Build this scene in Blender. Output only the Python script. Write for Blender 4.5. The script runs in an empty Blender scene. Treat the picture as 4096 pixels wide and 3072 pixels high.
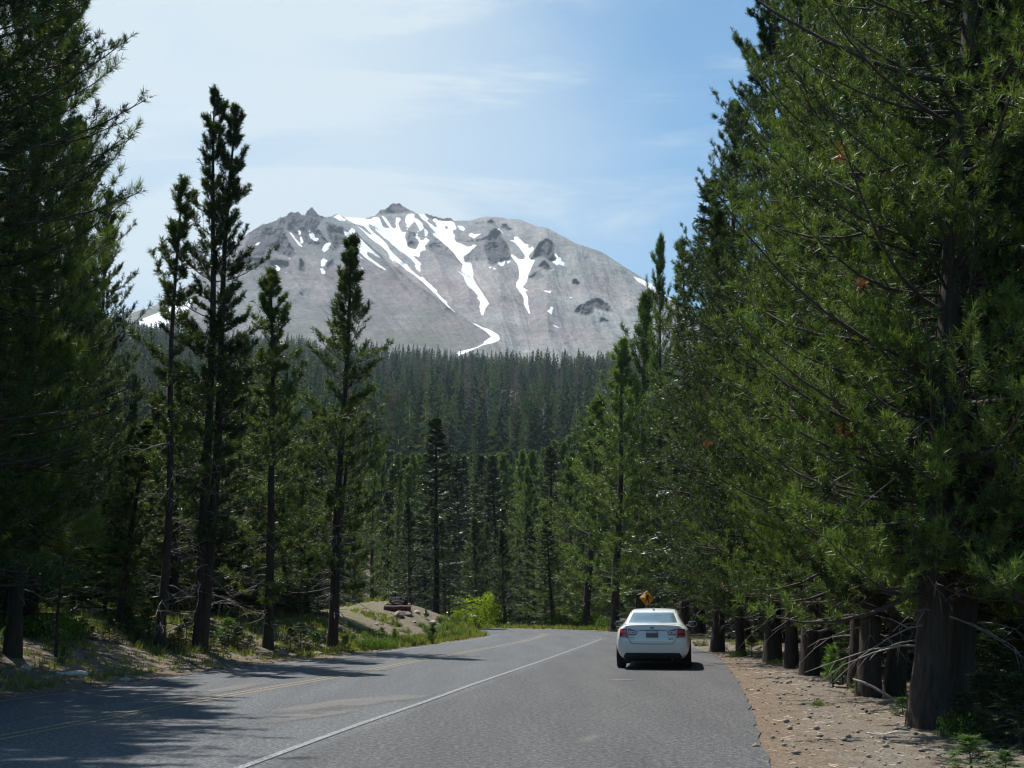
import bpy, bmesh, math, random
import numpy as np
from mathutils import Vector, Matrix
from mathutils.bvhtree import BVHTree
from mathutils.geometry import tessellate_polygon
from mathutils import noise as mnoise

PI = math.pi
sc = bpy.context.scene
COL = sc.collection
rnd = random.Random(7)
RG = np.random.default_rng(11)

# ------------------------------------------------------------------ camera
F = 1200.0; HOR = 606.0; CH = 1.5
TH = math.atan((HOR - 384) / F)
cam_d = bpy.data.cameras.new('camera'); cam = bpy.data.objects.new('camera', cam_d); COL.objects.link(cam)
cam.location = (0, 0, CH); cam.rotation_euler = (PI / 2 + TH, 0, 0)
cam_d.sensor_width = 36; cam_d.lens = 36 * F / 1024; cam_d.clip_start = 0.05; cam_d.clip_end = 20000
sc.camera = cam

def ray(x, y):
    """slopes (X/Y, (Z-CH)/Y) of the view direction through a pixel of the 1024x768 frame"""
    u = (x - 512) / F; v = (384 - y) / F
    Y = math.cos(TH) - v * math.sin(TH); Z = math.sin(TH) + v * math.cos(TH)
    return u / Y, Z / Y
def gp(x, y, z=0.0):
    a, b = ray(x, y); Y = (z - CH) / b
    return (a * Y, Y)
def at(x, y, Y):
    a, b = ray(x, y); return (a * Y, Y, CH + b * Y)
def to_px(X, Y, Z):
    dy = Y; dz = Z - CH
    f = dy * math.cos(TH) + dz * math.sin(TH); v = -dy * math.sin(TH) + dz * math.cos(TH)
    return 512 + F * X / f, 384 - F * v / f

# ------------------------------------------------------------------ object helpers
def tag(o, label=None, cat=None, group=None, kind=None):
    if label: o['label'] = label
    if cat: o['category'] = cat
    if group: o['group'] = group
    if kind: o['kind'] = kind
    return o
def empty(name, loc=(0, 0, 0), rz=0.0):
    o = bpy.data.objects.new(name, None); COL.objects.link(o)
    o.location = loc; o.rotation_euler = (0, 0, rz); o.empty_display_size = 0.2
    return o
def mk_mesh(name, V, faces, mat=None, smooth=False):
    """faces: (M,k) int array or a list of such arrays"""
    V = np.asarray(V, dtype=np.float32).reshape(-1, 3)
    if not isinstance(faces, list): faces = [faces]
    faces = [np.asarray(f, dtype=np.int32) for f in faces if len(f)]
    m = bpy.data.meshes.new(name)
    m.vertices.add(len(V)); m.vertices.foreach_set('co', V.ravel())
    nl = sum(f.size for f in faces); npol = sum(len(f) for f in faces)
    m.loops.add(nl); m.polygons.add(npol)
    m.loops.foreach_set('vertex_index', np.concatenate([f.ravel() for f in faces]))
    tot = np.concatenate([np.full(len(f), f.shape[1], np.int32) for f in faces])
    st = np.concatenate([[0], np.cumsum(tot)[:-1]]).astype(np.int32)
    m.polygons.foreach_set('loop_start', st)
    try: m.polygons.foreach_set('loop_total', tot)
    except Exception: pass
    if smooth: m.polygons.foreach_set('use_smooth', np.ones(npol, bool))
    m.update(calc_edges=True); m.validate(clean_customdata=False)
    if mat: m.materials.append(mat)
    return m
def obj(name, mesh, parent=None, loc=None):
    o = bpy.data.objects.new(name, mesh); COL.objects.link(o)
    if parent: o.parent = parent
    if loc is not None: o.location = loc
    return o
def copy_tree(o, parent=None):
    c = o.copy(); COL.objects.link(c); c.parent = parent
    for ch in list(o.children): copy_tree(ch, c)
    return c

class MB:
    def __init__(s): s.v = []; s.f3 = []; s.f4 = []; s.n = 0
    def add(s, V, F3=None, F4=None):
        V = np.asarray(V, float).reshape(-1, 3)
        if F3 is not None and len(F3): s.f3.append(np.asarray(F3, int) + s.n)
        if F4 is not None and len(F4): s.f4.append(np.asarray(F4, int) + s.n)
        s.v.append(V); s.n += len(V)
    def box(s, c, d, R=None):
        x, y, z = [q / 2 for q in d]
        V = np.array([(a * x, b * y, e * z) for a in (-1, 1) for b in (-1, 1) for e in (-1, 1)], float)
        if R is not None: V = V @ np.array(R.to_3x3()).T
        V += np.array(c)
        s.add(V, F4=[(0, 1, 3, 2), (4, 6, 7, 5), (0, 4, 5, 1), (2, 3, 7, 6), (0, 2, 6, 4), (1, 5, 7, 3)])
    def tube(s, pts, rad, n=8, cap=True):
        pts = np.asarray(pts, float); rad = np.broadcast_to(rad, (len(pts),))
        V, Q = tubes(pts[None], np.asarray(rad)[None], n)
        F3 = []
        if cap:
            b = len(V); V = np.vstack([V, pts[0], pts[-1]]); e = (len(pts) - 1) * n
            F3 = [(b, (i + 1) % n, i) for i in range(n)] + [(b + 1, e + i, e + (i + 1) % n) for i in range(n)]
        s.add(V, F3=F3, F4=Q)
    def mesh(s, name, mat, smooth=False):
        fs = []
        if s.f3: fs.append(np.vstack(s.f3))
        if s.f4: fs.append(np.vstack(s.f4))
        return mk_mesh(name, np.vstack(s.v), fs, mat, smooth)
    def build(s, name, mat, parent=None, smooth=False):
        return obj(name, s.mesh(name, mat, smooth), parent)

def nrm(a):
    return a / np.maximum(np.linalg.norm(a, axis=-1, keepdims=True), 1e-9)
def tubes(P, Rr, n):
    """P (B,K,3) paths, Rr (B,K) radii -> verts, quads"""
    B, K, _ = P.shape
    T = np.empty_like(P); T[:, 1:-1] = P[:, 2:] - P[:, :-2]; T[:, 0] = P[:, 1] - P[:, 0]; T[:, -1] = P[:, -1] - P[:, -2]
    T = nrm(T)
    ref = np.where(np.abs(T[..., 2:3]) > 0.9, np.array([1.0, 0, 0]), np.array([0, 0, 1.0]))
    A = nrm(np.cross(T, ref)); Bn = np.cross(T, A)
    an = np.arange(n) * 2 * PI / n
    V = P[:, :, None, :] + Rr[:, :, None, None] * (np.cos(an)[None, None, :, None] * A[:, :, None, :] + np.sin(an)[None, None, :, None] * Bn[:, :, None, :])
    idx = np.arange(B * K * n).reshape(B, K, n)
    a = idx[:, :-1, :]; b = np.roll(a, -1, axis=2); c = np.roll(idx[:, 1:, :], -1, axis=2); d = idx[:, 1:, :]
    Q = np.stack([a, b, c, d], -1).reshape(-1, 4)
    return V.reshape(-1, 3), Q

# ------------------------------------------------------------------ materials
def new_mat(name):
    m = bpy.data.materials.new(name); m.use_nodes = True
    nt = m.node_tree; return m, nt, nt.nodes, nt.links, nt.nodes['Principled BSDF']
def simple(name, col, rough=0.6, metal=0.0, noise=0.0, nscale=20, bump=0.0, coat=0.0, spec=0.5):
    m, nt, N, L, P = new_mat(name)
    P.inputs['Base Color'].default_value = (*col, 1); P.inputs['Roughness'].default_value = rough
    P.inputs['Metallic'].default_value = metal; P.inputs['Coat Weight'].default_value = coat
    P.inputs['Specular IOR Level'].default_value = spec
    if noise or bump:
        tc = N.new('ShaderNodeTexCoord'); nz = N.new('ShaderNodeTexNoise'); nz.inputs['Scale'].default_value = nscale
        nz.inputs['Detail'].default_value = 5; L.new(tc.outputs['Object'], nz.inputs['Vector'])
        if noise:
            mx = N.new('ShaderNodeMix'); mx.data_type = 'RGBA'
            mx.inputs['A'].default_value = (*[c * (1 - noise) for c in col], 1); mx.inputs['B'].default_value = (*[min(1, c * (1 + noise)) for c in col], 1)
            rp = N.new('ShaderNodeMapRange'); rp.inputs[1].default_value = .3; rp.inputs[2].default_value = .7
            L.new(nz.outputs['Fac'], rp.inputs[0]); L.new(rp.outputs[0], mx.inputs['Factor']); L.new(mx.outputs['Result'], P.inputs['Base Color'])
        if bump:
            bp = N.new('ShaderNodeBump'); bp.inputs['Strength'].default_value = bump; bp.inputs['Distance'].default_value = .02
            L.new(nz.outputs['Fac'], bp.inputs['Height']); L.new(bp.outputs[0], P.inputs['Normal'])
    return m
def ramp(N, stops, interp='LINEAR'):
    r = N.new('ShaderNodeValToRGB'); r.color_ramp.interpolation = interp
    el = r.color_ramp.elements
    while len(el) < len(stops): el.new(0.5)
    for e, (p, c) in zip(el, stops): e.position = p; e.color = (*c, 1) if len(c) == 3 else c
    return r
def needle_mat(name, dark, light, trans=0.25, rough=0.42, spec=.5):
    m, nt, N, L, P = new_mat(name)
    tc = N.new('ShaderNodeTexCoord'); oi = N.new('ShaderNodeObjectInfo')
    nz = N.new('ShaderNodeTexNoise'); nz.inputs['Scale'].default_value = 1.1; nz.inputs['Detail'].default_value = 6; nz.inputs['Roughness'].default_value = .75
    L.new(tc.outputs['Object'], nz.inputs['Vector'])
    ad = N.new('ShaderNodeMath'); ad.operation = 'MULTIPLY_ADD'; ad.inputs[1].default_value = .36; ad.inputs[2].default_value = -.18
    L.new(oi.outputs['Random'], ad.inputs[0])
    a2 = N.new('ShaderNodeMath'); a2.operation = 'ADD'; L.new(nz.outputs['Fac'], a2.inputs[0]); L.new(ad.outputs[0], a2.inputs[1])
    r = ramp(N, [(.3, dark), (.72, light)]); L.new(a2.outputs[0], r.inputs[0])
    L.new(r.outputs[0], P.inputs['Base Color']); P.inputs['Roughness'].default_value = rough
    P.inputs['Specular IOR Level'].default_value = spec
    tr = N.new('ShaderNodeBsdfTranslucent'); mc = N.new('ShaderNodeMix'); mc.data_type = 'RGBA'; mc.blend_type = 'MULTIPLY'; mc.inputs['Factor'].default_value = 1
    L.new(r.outputs[0], mc.inputs['A']); mc.inputs['B'].default_value = (1.5, 1.6, .6, 1); L.new(mc.outputs['Result'], tr.inputs['Color'])
    ms = N.new('ShaderNodeMixShader'); ms.inputs[0].default_value = trans
    L.new(P.outputs[0], ms.inputs[1]); L.new(tr.outputs[0], ms.inputs[2])
    L.new(ms.outputs[0], N['Material Output'].inputs['Surface'])
    return m
def bark_mat(name, c1, c2):
    m, nt, N, L, P = new_mat(name)
    tc = N.new('ShaderNodeTexCoord'); mp = N.new('ShaderNodeMapping'); mp.inputs['Scale'].default_value = (14, 14, 2.2)
    L.new(tc.outputs['Object'], mp.inputs[0])
    nz = N.new('ShaderNodeTexNoise'); nz.inputs['Scale'].default_value = 1.0; nz.inputs['Detail'].default_value = 8; nz.inputs['Roughness'].default_value = .7
    L.new(mp.outputs[0], nz.inputs['Vector'])
    r = ramp(N, [(.32, c1), (.68, c2)]); L.new(nz.outputs['Fac'], r.inputs[0]); L.new(r.outputs[0], P.inputs['Base Color'])
    P.inputs['Roughness'].default_value = .9
    bp = N.new('ShaderNodeBump'); bp.inputs['Strength'].default_value = .9; bp.inputs['Distance'].default_value = .04
    L.new(nz.outputs['Fac'], bp.inputs['Height']); L.new(bp.outputs[0], P.inputs['Normal'])
    return m
M = {}
M['pine'] = needle_mat('pine_needles', (.026, .048, .013), (.148, .208, .044), rough=.5, spec=.35)
M['lodge'] = needle_mat('lodgepole_needles', (.024, .044, .014), (.122, .165, .042), rough=.48, spec=.4)
M['fir'] = needle_mat('fir_needles', (.020, .038, .015), (.070, .105, .033), trans=.15)
M['far'] = needle_mat('far_needles', (.024, .048, .018), (.085, .130, .038), trans=.08, rough=.8, spec=.2)
M['forest'] = needle_mat('forest_needles', (.022, .040, .015), (.130, .165, .048), trans=.08, rough=.8, spec=.2)
_ft = M['forest'].node_tree; _ta = _ft.nodes.new('ShaderNodeAttribute'); _ta.attribute_name = 'tint'
for n_ in _ft.nodes:
    if n_.type == 'VALTORGB':
        _ft.links.new(_ta.outputs['Fac'], n_.inputs[0]); _e = n_.color_ramp.elements
        for p_, c_ in ((.9, (.15, .19, .07)), (.93, (.17, .10, .07)), (1.0, (.22, .19, .17))): _e.new(p_).color = (*c_, 1)
for n_ in []:
    if n_.type == 'TEX_NOISE': n_.inputs['Scale'].default_value = .16; n_.inputs['Detail'].default_value = 4
    if n_.type == 'VALTORGB': n_.color_ramp.elements[0].position = .38; n_.color_ramp.elements[1].position = .66
M['sapling'] = needle_mat('young_needles', (.05, .11, .025), (.13, .24, .05), trans=.35)
M['shrub'] = needle_mat('shrub_leaves', (.05, .10, .025), (.15, .23, .05), trans=.3, rough=.65, spec=.15)
M['yshrub'] = needle_mat('yellow_green_leaves', (.17, .24, .02), (.34, .42, .05), trans=.4, rough=.65, spec=.15)
M['grass'] = needle_mat('grass_blades', (.08, .11, .03), (.25, .26, .085), trans=.35)
M['red'] = needle_mat('dead_needles', (.12, .045, .02), (.26, .10, .04), trans=.2)
M['bark'] = bark_mat('pine_bark', (.016, .011, .009), (.080, .053, .039))
M['barkr'] = bark_mat('red_pine_bark', (.018, .012, .010), (.075, .050, .038))
M['barkd'] = bark_mat('dark_bark', (.012, .010, .009), (.042, .035, .030))
M['twig'] = simple('twig_wood', (.055, .042, .034), .85, noise=.3, nscale=8)
M['dead'] = simple('grey_dead_wood', (.20, .18, .16), .8, noise=.35, nscale=9)
M['rock'] = simple('pale_stone', (.33, .29, .25), .85, noise=.4, nscale=6, bump=.6)
M['rockd'] = simple('brown_stone', (.21, .17, .14), .85, noise=.4, nscale=6, bump=.6)
M['bleached'] = simple('bleached_wood', (.62, .58, .54), .8, noise=.2, nscale=12, bump=.4)
M['litter'] = simple('dry_twigs', (.42, .33, .24), .85, noise=.5, nscale=3)

# ------------------------------------------------------------------ road outline (ground metres)
def chaikin(P, n=2, closed=False):
    P = [tuple(p) for p in P]
    for _ in range(n):
        Q = [] if closed else [P[0]]
        m = len(P)
        for i in range(m if closed else m - 1):
            a, b = P[i], P[(i + 1) % m]
            Q += [(a[0] * .75 + b[0] * .25, a[1] * .75 + b[1] * .25), (a[0] * .25 + b[0] * .75, a[1] * .25 + b[1] * .75)]
        if not closed: Q.append(P[-1])
        P = Q
    return P
L_px = [(0, 698), (84, 689.5), (158, 678), (236, 667), (350, 656), (383.6, 650.7), (429.6, 645), (472, 639), (487, 636)]
left_edge = [(-14.5, -12), (-12.3, 2), (-10.0, 11)] + [gp(*p) for p in L_px]
left_far = [(-0.9, 64.0), (-3.2, 68.5), (-9, 72.5), (-18, 75), (-45, 78), (-90, 80)]
outer = [(-90, 90), (-45, 89), (-18, 87), (-6, 84.5), gp(536.5, 627.7), gp(586, 629.6), gp(612, 632.5)]
outer[4] = (gp(536.5, 627.7)[0], 82.0); outer[5] = (4.7, 77.5); outer[6] = (6.3, 70)
pull = [gp(614, 637), gp(650, 641.5), gp(686, 646), gp(716, 654), gp(728, 667), gp(742, 688), gp(748, 700), gp(756, 725), gp(768.5, 768), (2.0, 6), (1.6, 0), (1.0, -12)]
LE = chaikin(left_edge + left_far, 2); OE = chaikin(outer + pull, 2)
def rag(P, amp):
    out = []
    for i in range(len(P) - 1):
        a = np.array(P[i]); b = np.array(P[i + 1]); n = max(1, int(np.linalg.norm(b - a) / .35)) if max(abs(a[0]), abs(a[1])) < 80 else 1
        for k in range(n):
            p = a + (b - a) * k / n; w = mnoise.noise(Vector((p[0] * 1.3, p[1] * 1.3, 0))) * amp
            t = (b - a) / (np.linalg.norm(b - a) + 1e-6); out.append((p[0] - t[1] * w, p[1] + t[0] * w))
    out.append(P[-1]); return out
road_poly = rag(LE, .08) + rag(OE, .08)
RP = np.array(road_poly)
LEn = np.array(LE)
def seg_dist(PX, PY, poly, closed=True):
    d = np.full(PX.shape, 1e18); n = len(poly)
    for i in range(n if closed else n - 1):
        ax, ay = poly[i]; bx, by = poly[(i + 1) % n]
        ex, ey = bx - ax, by - ay; l2 = ex * ex + ey * ey + 1e-12
        t = np.clip(((PX - ax) * ex + (PY - ay) * ey) / l2, 0, 1)
        d = np.minimum(d, (PX - ax - t * ex) ** 2 + (PY - ay - t * ey) ** 2)
    return np.sqrt(d)
def inside(PX, PY, poly):
    r = np.zeros(PX.shape, bool); n = len(poly)
    for i in range(n):
        ax, ay = poly[i]; bx, by = poly[(i + 1) % n]
        if ay == by: continue
        c = ((ay > PY) != (by > PY)) & (PX < (bx - ax) * (PY - ay) / (by - ay) + ax)
        r ^= c
    return r
coarse_poly = np.array(LE[::2] + [LE[-1]] + OE[::2] + [OE[-1]])
def road_sd(PX, PY):
    """signed distance to the asphalt: positive outside"""
    d = seg_dist(PX, PY, coarse_poly); return np.where(inside(PX, PY, coarse_poly), -d, d)
def is_left(PX, PY):
    """1 on the inner side of the bend (left bank)"""
    lp = np.array(list(LE) + [(-400, 80), (-400, -12)])
    return inside(PX, PY, lp)
def sstep(a, b, x):
    t = np.clip((x - a) / (b - a), 0, 1); return t * t * (3 - 2 * t)
# cheap value noise on numpy
_perm = RG.random((256, 256))
def vnoise(x, y):
    xi = np.floor(x).astype(int); yi = np.floor(y).astype(int); fx = x - xi; fy = y - yi
    fx = fx * fx * (3 - 2 * fx); fy = fy * fy * (3 - 2 * fy)
    g = lambda a, b: _perm[a % 256, b % 256]
    return (g(xi, yi) * (1 - fx) + g(xi + 1, yi) * fx) * (1 - fy) + (g(xi, yi + 1) * (1 - fx) + g(xi + 1, yi + 1) * fx) * fy
def fbm(x, y, o=5, rg=.5):
    s = 0; a = 1; t = 0
    for k in range(o): s = s + a * vnoise(x * 2 ** k + 17.3 * k, y * 2 ** k + 5.1 * k); t += a; a *= rg
    return s / t
def ridged(x, y, o=5, rg=.55):
    s = 0; a = 1; t = 0
    for k in range(o):
        s = s + a * (1 - np.abs(2 * vnoise(x * 2 ** k + 9.7 * k, y * 2 ** k + 3.3 * k) - 1)); t += a; a *= rg
    return s / t
def ground_z(PX, PY, sd=None, lf=None):
    PX = np.asarray(PX, float); PY = np.asarray(PY, float)
    if sd is None: sd = road_sd(PX, PY)
    if lf is None: lf = is_left(PX, PY)
    e = np.maximum(sd, 0)
    left = 1.0 * sstep(0.0, 6.0, e) + .075 * np.maximum(e - 3, 0)
    left = np.minimum(left, 4.5)
    mound = 1.15 * np.exp(-(((PX + 5.6) / 4.2) ** 2 + ((PY - 62) / 5.0) ** 2)) * sstep(0, 2.2, e)
    near = .12 * sstep(0, 1.5, e)
    ln = left * np.where(PY < 52, 1, np.maximum(0.35, 1 - (PY - 52) / 22)) + mound
    right = -.02 * sstep(.4, 3, e) - .3 * sstep(4.5, 12, e)
    z = np.where(lf, ln, right)
    z = z + np.where(sd > .25, (fbm(PX * .45, PY * .45, 4) - .5) * .22 * sstep(.3, 3, e), 0)
    z = z - .012 - .045 * sstep(.35, .9, -sd)
    r = np.hypot(PX, PY); a = np.arctan2(PX, np.maximum(PY, 1e-3))
    k = np.clip((r - 118) / 1030, 0, None)
    top = 232 - 62 * a
    h = np.where(k < 1, top * k ** 1.22, top + (k - 1) * 60)
    fr = sstep(-.9, -.5, a) * (1 - sstep(.7, 1.0, a)) * (PY > 0)
    h = h * (fr * .75 + .25) + (fbm(PX * .01, PY * .01, 4) - .5) * 26 * sstep(160, 500, r) * (PY > 0)
    return z + np.where(PY > 0, h, 0)
def gz(x, y): return float(ground_z(np.array([x]), np.array([y]))[0])
def hit(px, py, dmin=8, dmax=110):
    """first crossing of the terrain along a view ray"""
    a, b = ray(px, py); Y = np.arange(dmin, dmax, .1); z = ground_z(a * Y, Y); k = np.where(z >= CH + b * Y)[0]
    Yh = Y[k[0]] if len(k) else dmax
    return (a * Yh, Yh, gz(a * Yh, Yh))

# ------------------------------------------------------------------ ground sheet
def build_ground():
    az = np.concatenate([np.radians(np.linspace(-180, -40, 40, endpoint=False)), np.radians(np.linspace(-40, 40, 420, endpoint=False)), np.radians(np.linspace(40, 180, 41))])
    r = np.concatenate([[.01], np.geomspace(2, 130, 230), np.geomspace(134, 1300, 80), [1500, 1900, 2600, 4000]])
    A, R = np.meshgrid(az, r); X = R * np.sin(A); Y = R * np.cos(A)
    sd = road_sd(X, Y); lf = is_left(X, Y); Z = ground_z(X, Y, sd, lf)
    Z = np.where(R > 1350, np.minimum(Z, 150), Z)
    nr, na = X.shape; idx = np.arange(nr * na).reshape(nr, na)
    Q = np.stack([idx[:-1, :-1], idx[:-1, 1:], idx[1:, 1:], idx[1:, :-1]], -1).reshape(-1, 4)[:, ::-1]
    m, nt, N, L, P = new_mat('forest_floor')
    P.inputs['Roughness'].default_value = .95; P.inputs['Specular IOR Level'].default_value = .2
    tc = N.new('ShaderNodeTexCoord')
    def nz(s, d=5, rgh=.6):
        n = N.new('ShaderNodeTexNoise'); n.inputs['Scale'].default_value = s; n.inputs['Detail'].default_value = d; n.inputs['Roughness'].default_value = rgh
        L.new(tc.outputs['Object'], n.inputs['Vector']); return n
    def mix(f, a, b):
        x = N.new('ShaderNodeMix'); x.data_type = 'RGBA'
        for s, v in (('Factor', f), ('A', a), ('B', b)):
            if isinstance(v, (tuple, float, int)): x.inputs[s].default_value = v if s == 'Factor' else (*v, 1)
            else: L.new(v, x.inputs[s])
        return x.outputs['Result']
    def rr(src, lo, hi, a=0., b=1.):
        q = N.new('ShaderNodeMapRange'); q.inputs[1].default_value = lo; q.inputs[2].default_value = hi; q.inputs[3].default_value = a; q.inputs[4].default_value = b
        L.new(src, q.inputs[0]); return q.outputs[0]
    at_ = N.new('ShaderNodeAttribute'); at_.attribute_name = 'edge'
    rt = N.new('ShaderNodeAttribute'); rt.attribute_name = 'rightside'
    n1 = nz(.9, 6); n2 = nz(9, 4); n3 = nz(38, 3, .8); n4 = nz(2.4, 6, .7)
    soil = ramp(N, [(.34, (.070, .056, .040)), (.5, (.165, .138, .102)), (.66, (.33, .285, .225))]); L.new(n3.outputs['Fac'], soil.inputs[0])
    gravel = ramp(N, [(.3, (.062, .052, .042)), (.5, (.160, .138, .110)), (.70, (.38, .335, .275))]); L.new(n3.outputs['Fac'], gravel.inputs[0])
    litter = ramp(N, [(.3, (.080, .048, .034)), (.5, (.170, .122, .082)), (.72, (.36, .285, .21))]); L.new(n3.outputs['Fac'], litter.inputs[0])
    base = mix(rt.outputs['Fac'], soil.outputs[0], gravel.outputs[0])
    # rust needle litter hugging the road edge and lying in patches
    ed = rr(at_.outputs['Fac'], .0, .9, 1, 0)
    ad = N.new('ShaderNodeMath'); ad.operation = 'ADD'; L.new(rr(n4.outputs['Fac'], .46, .62), ad.inputs[0]); L.new(ed, ad.inputs[1])
    m2 = N.new('ShaderNodeMath'); m2.operation = 'MULTIPLY'; m2.use_clamp = True; L.new(ad.outputs[0], m2.inputs[0]); m2.inputs[1].default_value = .85
    base = mix(m2.outputs[0], base, litter.outputs[0])
    # thin green cover between
    gr = ramp(N, [(.35, (.06, .075, .02)), (.7, (.22, .24, .07))]); L.new(n2.outputs['Fac'], gr.inputs[0])
    gm = N.new('ShaderNodeMath'); gm.operation = 'MULTIPLY'; gm.use_clamp = True
    L.new(rr(n1.outputs['Fac'], .46, .62), gm.inputs[0]); L.new(rr(at_.outputs['Fac'], 1.2, 5, 0, .75), gm.inputs[1])
    base = mix(gm.outputs[0], base, gr.outputs[0])
    duff = ramp(N, [(.32, (.030, .022, .016)), (.5, (.070, .050, .034)), (.7, (.15, .115, .08))]); L.new(n2.outputs['Fac'], duff.inputs[0])  # brown duff, its colour darkened to deepen the shade under the trees
    da = N.new('ShaderNodeAttribute'); da.attribute_name = 'duff'
    dn = N.new('ShaderNodeMath'); dn.operation = 'MULTIPLY_ADD'; dn.use_clamp = True; L.new(rr(n4.outputs['Fac'], .40, .60, -.5, .5), dn.inputs[0]); dn.inputs[1].default_value = .6; L.new(da.outputs['Fac'], dn.inputs[2])
    base = mix(dn.outputs[0], base, duff.outputs[0])
    # far hillside soil
    far = ramp(N, [(.35, (.07, .06, .045)), (.7, (.20, .165, .13))]); L.new(nz(.05, 6).outputs['Fac'], far.inputs[0])
    base = mix(rr(at_.outputs['Fac'], 40, 90), base, far.outputs[0])
    L.new(base, P.inputs['Base Color'])
    bp = N.new('ShaderNodeBump'); bp.inputs['Strength'].default_value = .8; bp.inputs['Distance'].default_value = .03
    L.new(n3.outputs['Fac'], bp.inputs['Height']); L.new(bp.outputs[0], P.inputs['Normal'])
    me = mk_mesh('ground', np.stack([X, Y, Z], -1), Q, m, True)
    at1 = me.attributes.new('edge', 'FLOAT', 'POINT'); at1.data.foreach_set('value', np.maximum(sd, 0).ravel().astype(np.float32))
    at2 = me.attributes.new('rightside', 'FLOAT', 'POINT'); at2.data.foreach_set('value', ((~lf) & (Y < 52)).astype(np.float32).ravel())
    at3 = me.attributes.new('duff', 'FLOAT', 'POINT')
    at3.data.foreach_set('value', np.where(lf, .85 * sstep(7, 13, sd) * (Y < 58), np.where(Y > 62, .8 * sstep(5, 9, sd), 1.5 * sstep(2.8, 4.8, sd))).astype(np.float32).ravel())
    tag(obj('ground', me), kind='structure')
build_ground()

# ------------------------------------------------------------------ road surface and markings
def flat_poly(name, P, z, mat):
    tri = tessellate_polygon([[Vector((p[0], p[1], 0)) for p in P]])
    V = [(p[0], p[1], z) for p in P]; T = []
    for t in tri:
        a, b, c = [np.array(V[i]) for i in t]
        n = np.cross(b - a, c - a)[2]
        T.append(t if n > 0 else (t[0], t[2], t[1]))
    return obj(name, mk_mesh(name, V, np.array(T), mat))
def asphalt(name='asphalt', tint=(1, 1, 1)):
    m, nt, N, L, P = new_mat(name)
    tc = N.new('ShaderNodeTexCoord')
    def nz(s, d=4, rg_=.6, mp=None):
        n = N.new('ShaderNodeTexNoise'); n.inputs['Scale'].default_value = s; n.inputs['Detail'].default_value = d; n.inputs['Roughness'].default_value = rg_
        if mp:
            q = N.new('ShaderNodeMapping'); q.inputs['Rotation'].default_value = (0, 0, mp[0]); q.inputs['Scale'].default_value = mp[1]
            L.new(tc.outputs['Object'], q.inputs[0]); L.new(q.outputs[0], n.inputs['Vector'])
        else: L.new(tc.outputs['Object'], n.inputs['Vector'])
        return n
    agg = nz(16, 7, .95); r1 = ramp(N, [(.40, (.012, .013, .015)), (.50, (.067, .072, .077)), (.61, (.23, .24, .246))]); L.new(agg.outputs['Fac'], r1.inputs[0])
    wide = nz(.35, 4, .6, (math.radians(9), (3.2, .35, 1)))
    r2 = ramp(N, [(.3, (.78, .78, .80)), (.7, (1.18, 1.17, 1.15))]); L.new(wide.outputs['Fac'], r2.inputs[0])
    mu = N.new('ShaderNodeMix'); mu.data_type = 'RGBA'; mu.blend_type = 'MULTIPLY'; mu.inputs['Factor'].default_value = 1
    L.new(r1.outputs[0], mu.inputs['A']); L.new(r2.outputs[0], mu.inputs['B'])
    mu2 = N.new('ShaderNodeMix'); mu2.data_type = 'RGBA'; mu2.blend_type = 'MULTIPLY'; mu2.inputs['Factor'].default_value = 1
    L.new(mu.outputs['Result'], mu2.inputs['A']); mu2.inputs['B'].default_value = (*tint, 1)
    L.new(mu2.outputs['Result'], P.inputs['Base Color']); P.inputs['Roughness'].default_value = .78; P.inputs['Specular IOR Level'].default_value = .4
    bp = N.new('ShaderNodeBump'); bp.inputs['Strength'].default_value = .5; bp.inputs['Distance'].default_value = .012
    L.new(agg.outputs['Fac'], bp.inputs['Height']); L.new(bp.outputs[0], P.inputs['Normal'])
    return m
road_o = flat_poly('road', road_poly, 0.0, asphalt()); tag(road_o, kind='structure')

W_px = [(241, 768), (360, 724), (420, 704), (474, 684), (536.5, 663), (602, 639)]
white_line = [(-3.6, 4.0), (-5.2, -10)][::-1] + [gp(*p) for p in W_px]
Y_px = [(155, 708.5), (253, 691), (350, 674.5), (417, 661), (474, 650.7), (524, 641.4)]
yellow = [(-10.2, -10), (-7.8, 4), (-6.3, 12)] + [gp(*p) for p in Y_px] + [gp(545, 635.2), (1.9, 67), (.6, 71), (-3.5, 75.5), (-10, 79), (-22, 81.5), (-60, 84)]
def offset_path(P, d):
    P = np.array(P); T = np.gradient(P, axis=0); T /= np.linalg.norm(T, axis=1, keepdims=True)
    return P + np.stack([-T[:, 1], T[:, 0]], 1) * d
def resample(P, step):
    P = np.array(P); s = np.concatenate([[0], np.cumsum(np.linalg.norm(np.diff(P, axis=0), axis=1))])
    q = np.arange(0, s[-1], step); return np.stack([np.interp(q, s, P[:, 0]), np.interp(q, s, P[:, 1])], 1)
def strip(name, P, w, z, mat, off=0):
    P = resample(chaikin([tuple(p) for p in P], 3), .5)
    a = offset_path(P, off - w / 2); b = offset_path(P, off + w / 2); n = len(P)
    V = np.vstack([np.c_[a, np.full(n, z)], np.c_[b, np.full(n, z)]]); i = np.arange(n - 1)
    return obj(name, mk_mesh(name, V, np.stack([i, i + 1, i + 1 + n, i + n], 1)[:, ::-1], mat))
def paint(name, col, wear):
    m, nt, N, L, P = new_mat(name)
    tc = N.new('ShaderNodeTexCoord'); n = N.new('ShaderNodeTexNoise'); n.inputs['Scale'].default_value = 30; n.inputs['Detail'].default_value = 4; n.inputs['Roughness'].default_value = .8
    L.new(tc.outputs['Object'], n.inputs['Vector'])
    r = ramp(N, [(wear - .06, (.085, .09, .095)), (wear + .06, col)]); L.new(n.outputs['Fac'], r.inputs[0]); L.new(r.outputs[0], P.inputs['Base Color'])
    P.inputs['Roughness'].default_value = .75
    return m
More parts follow.
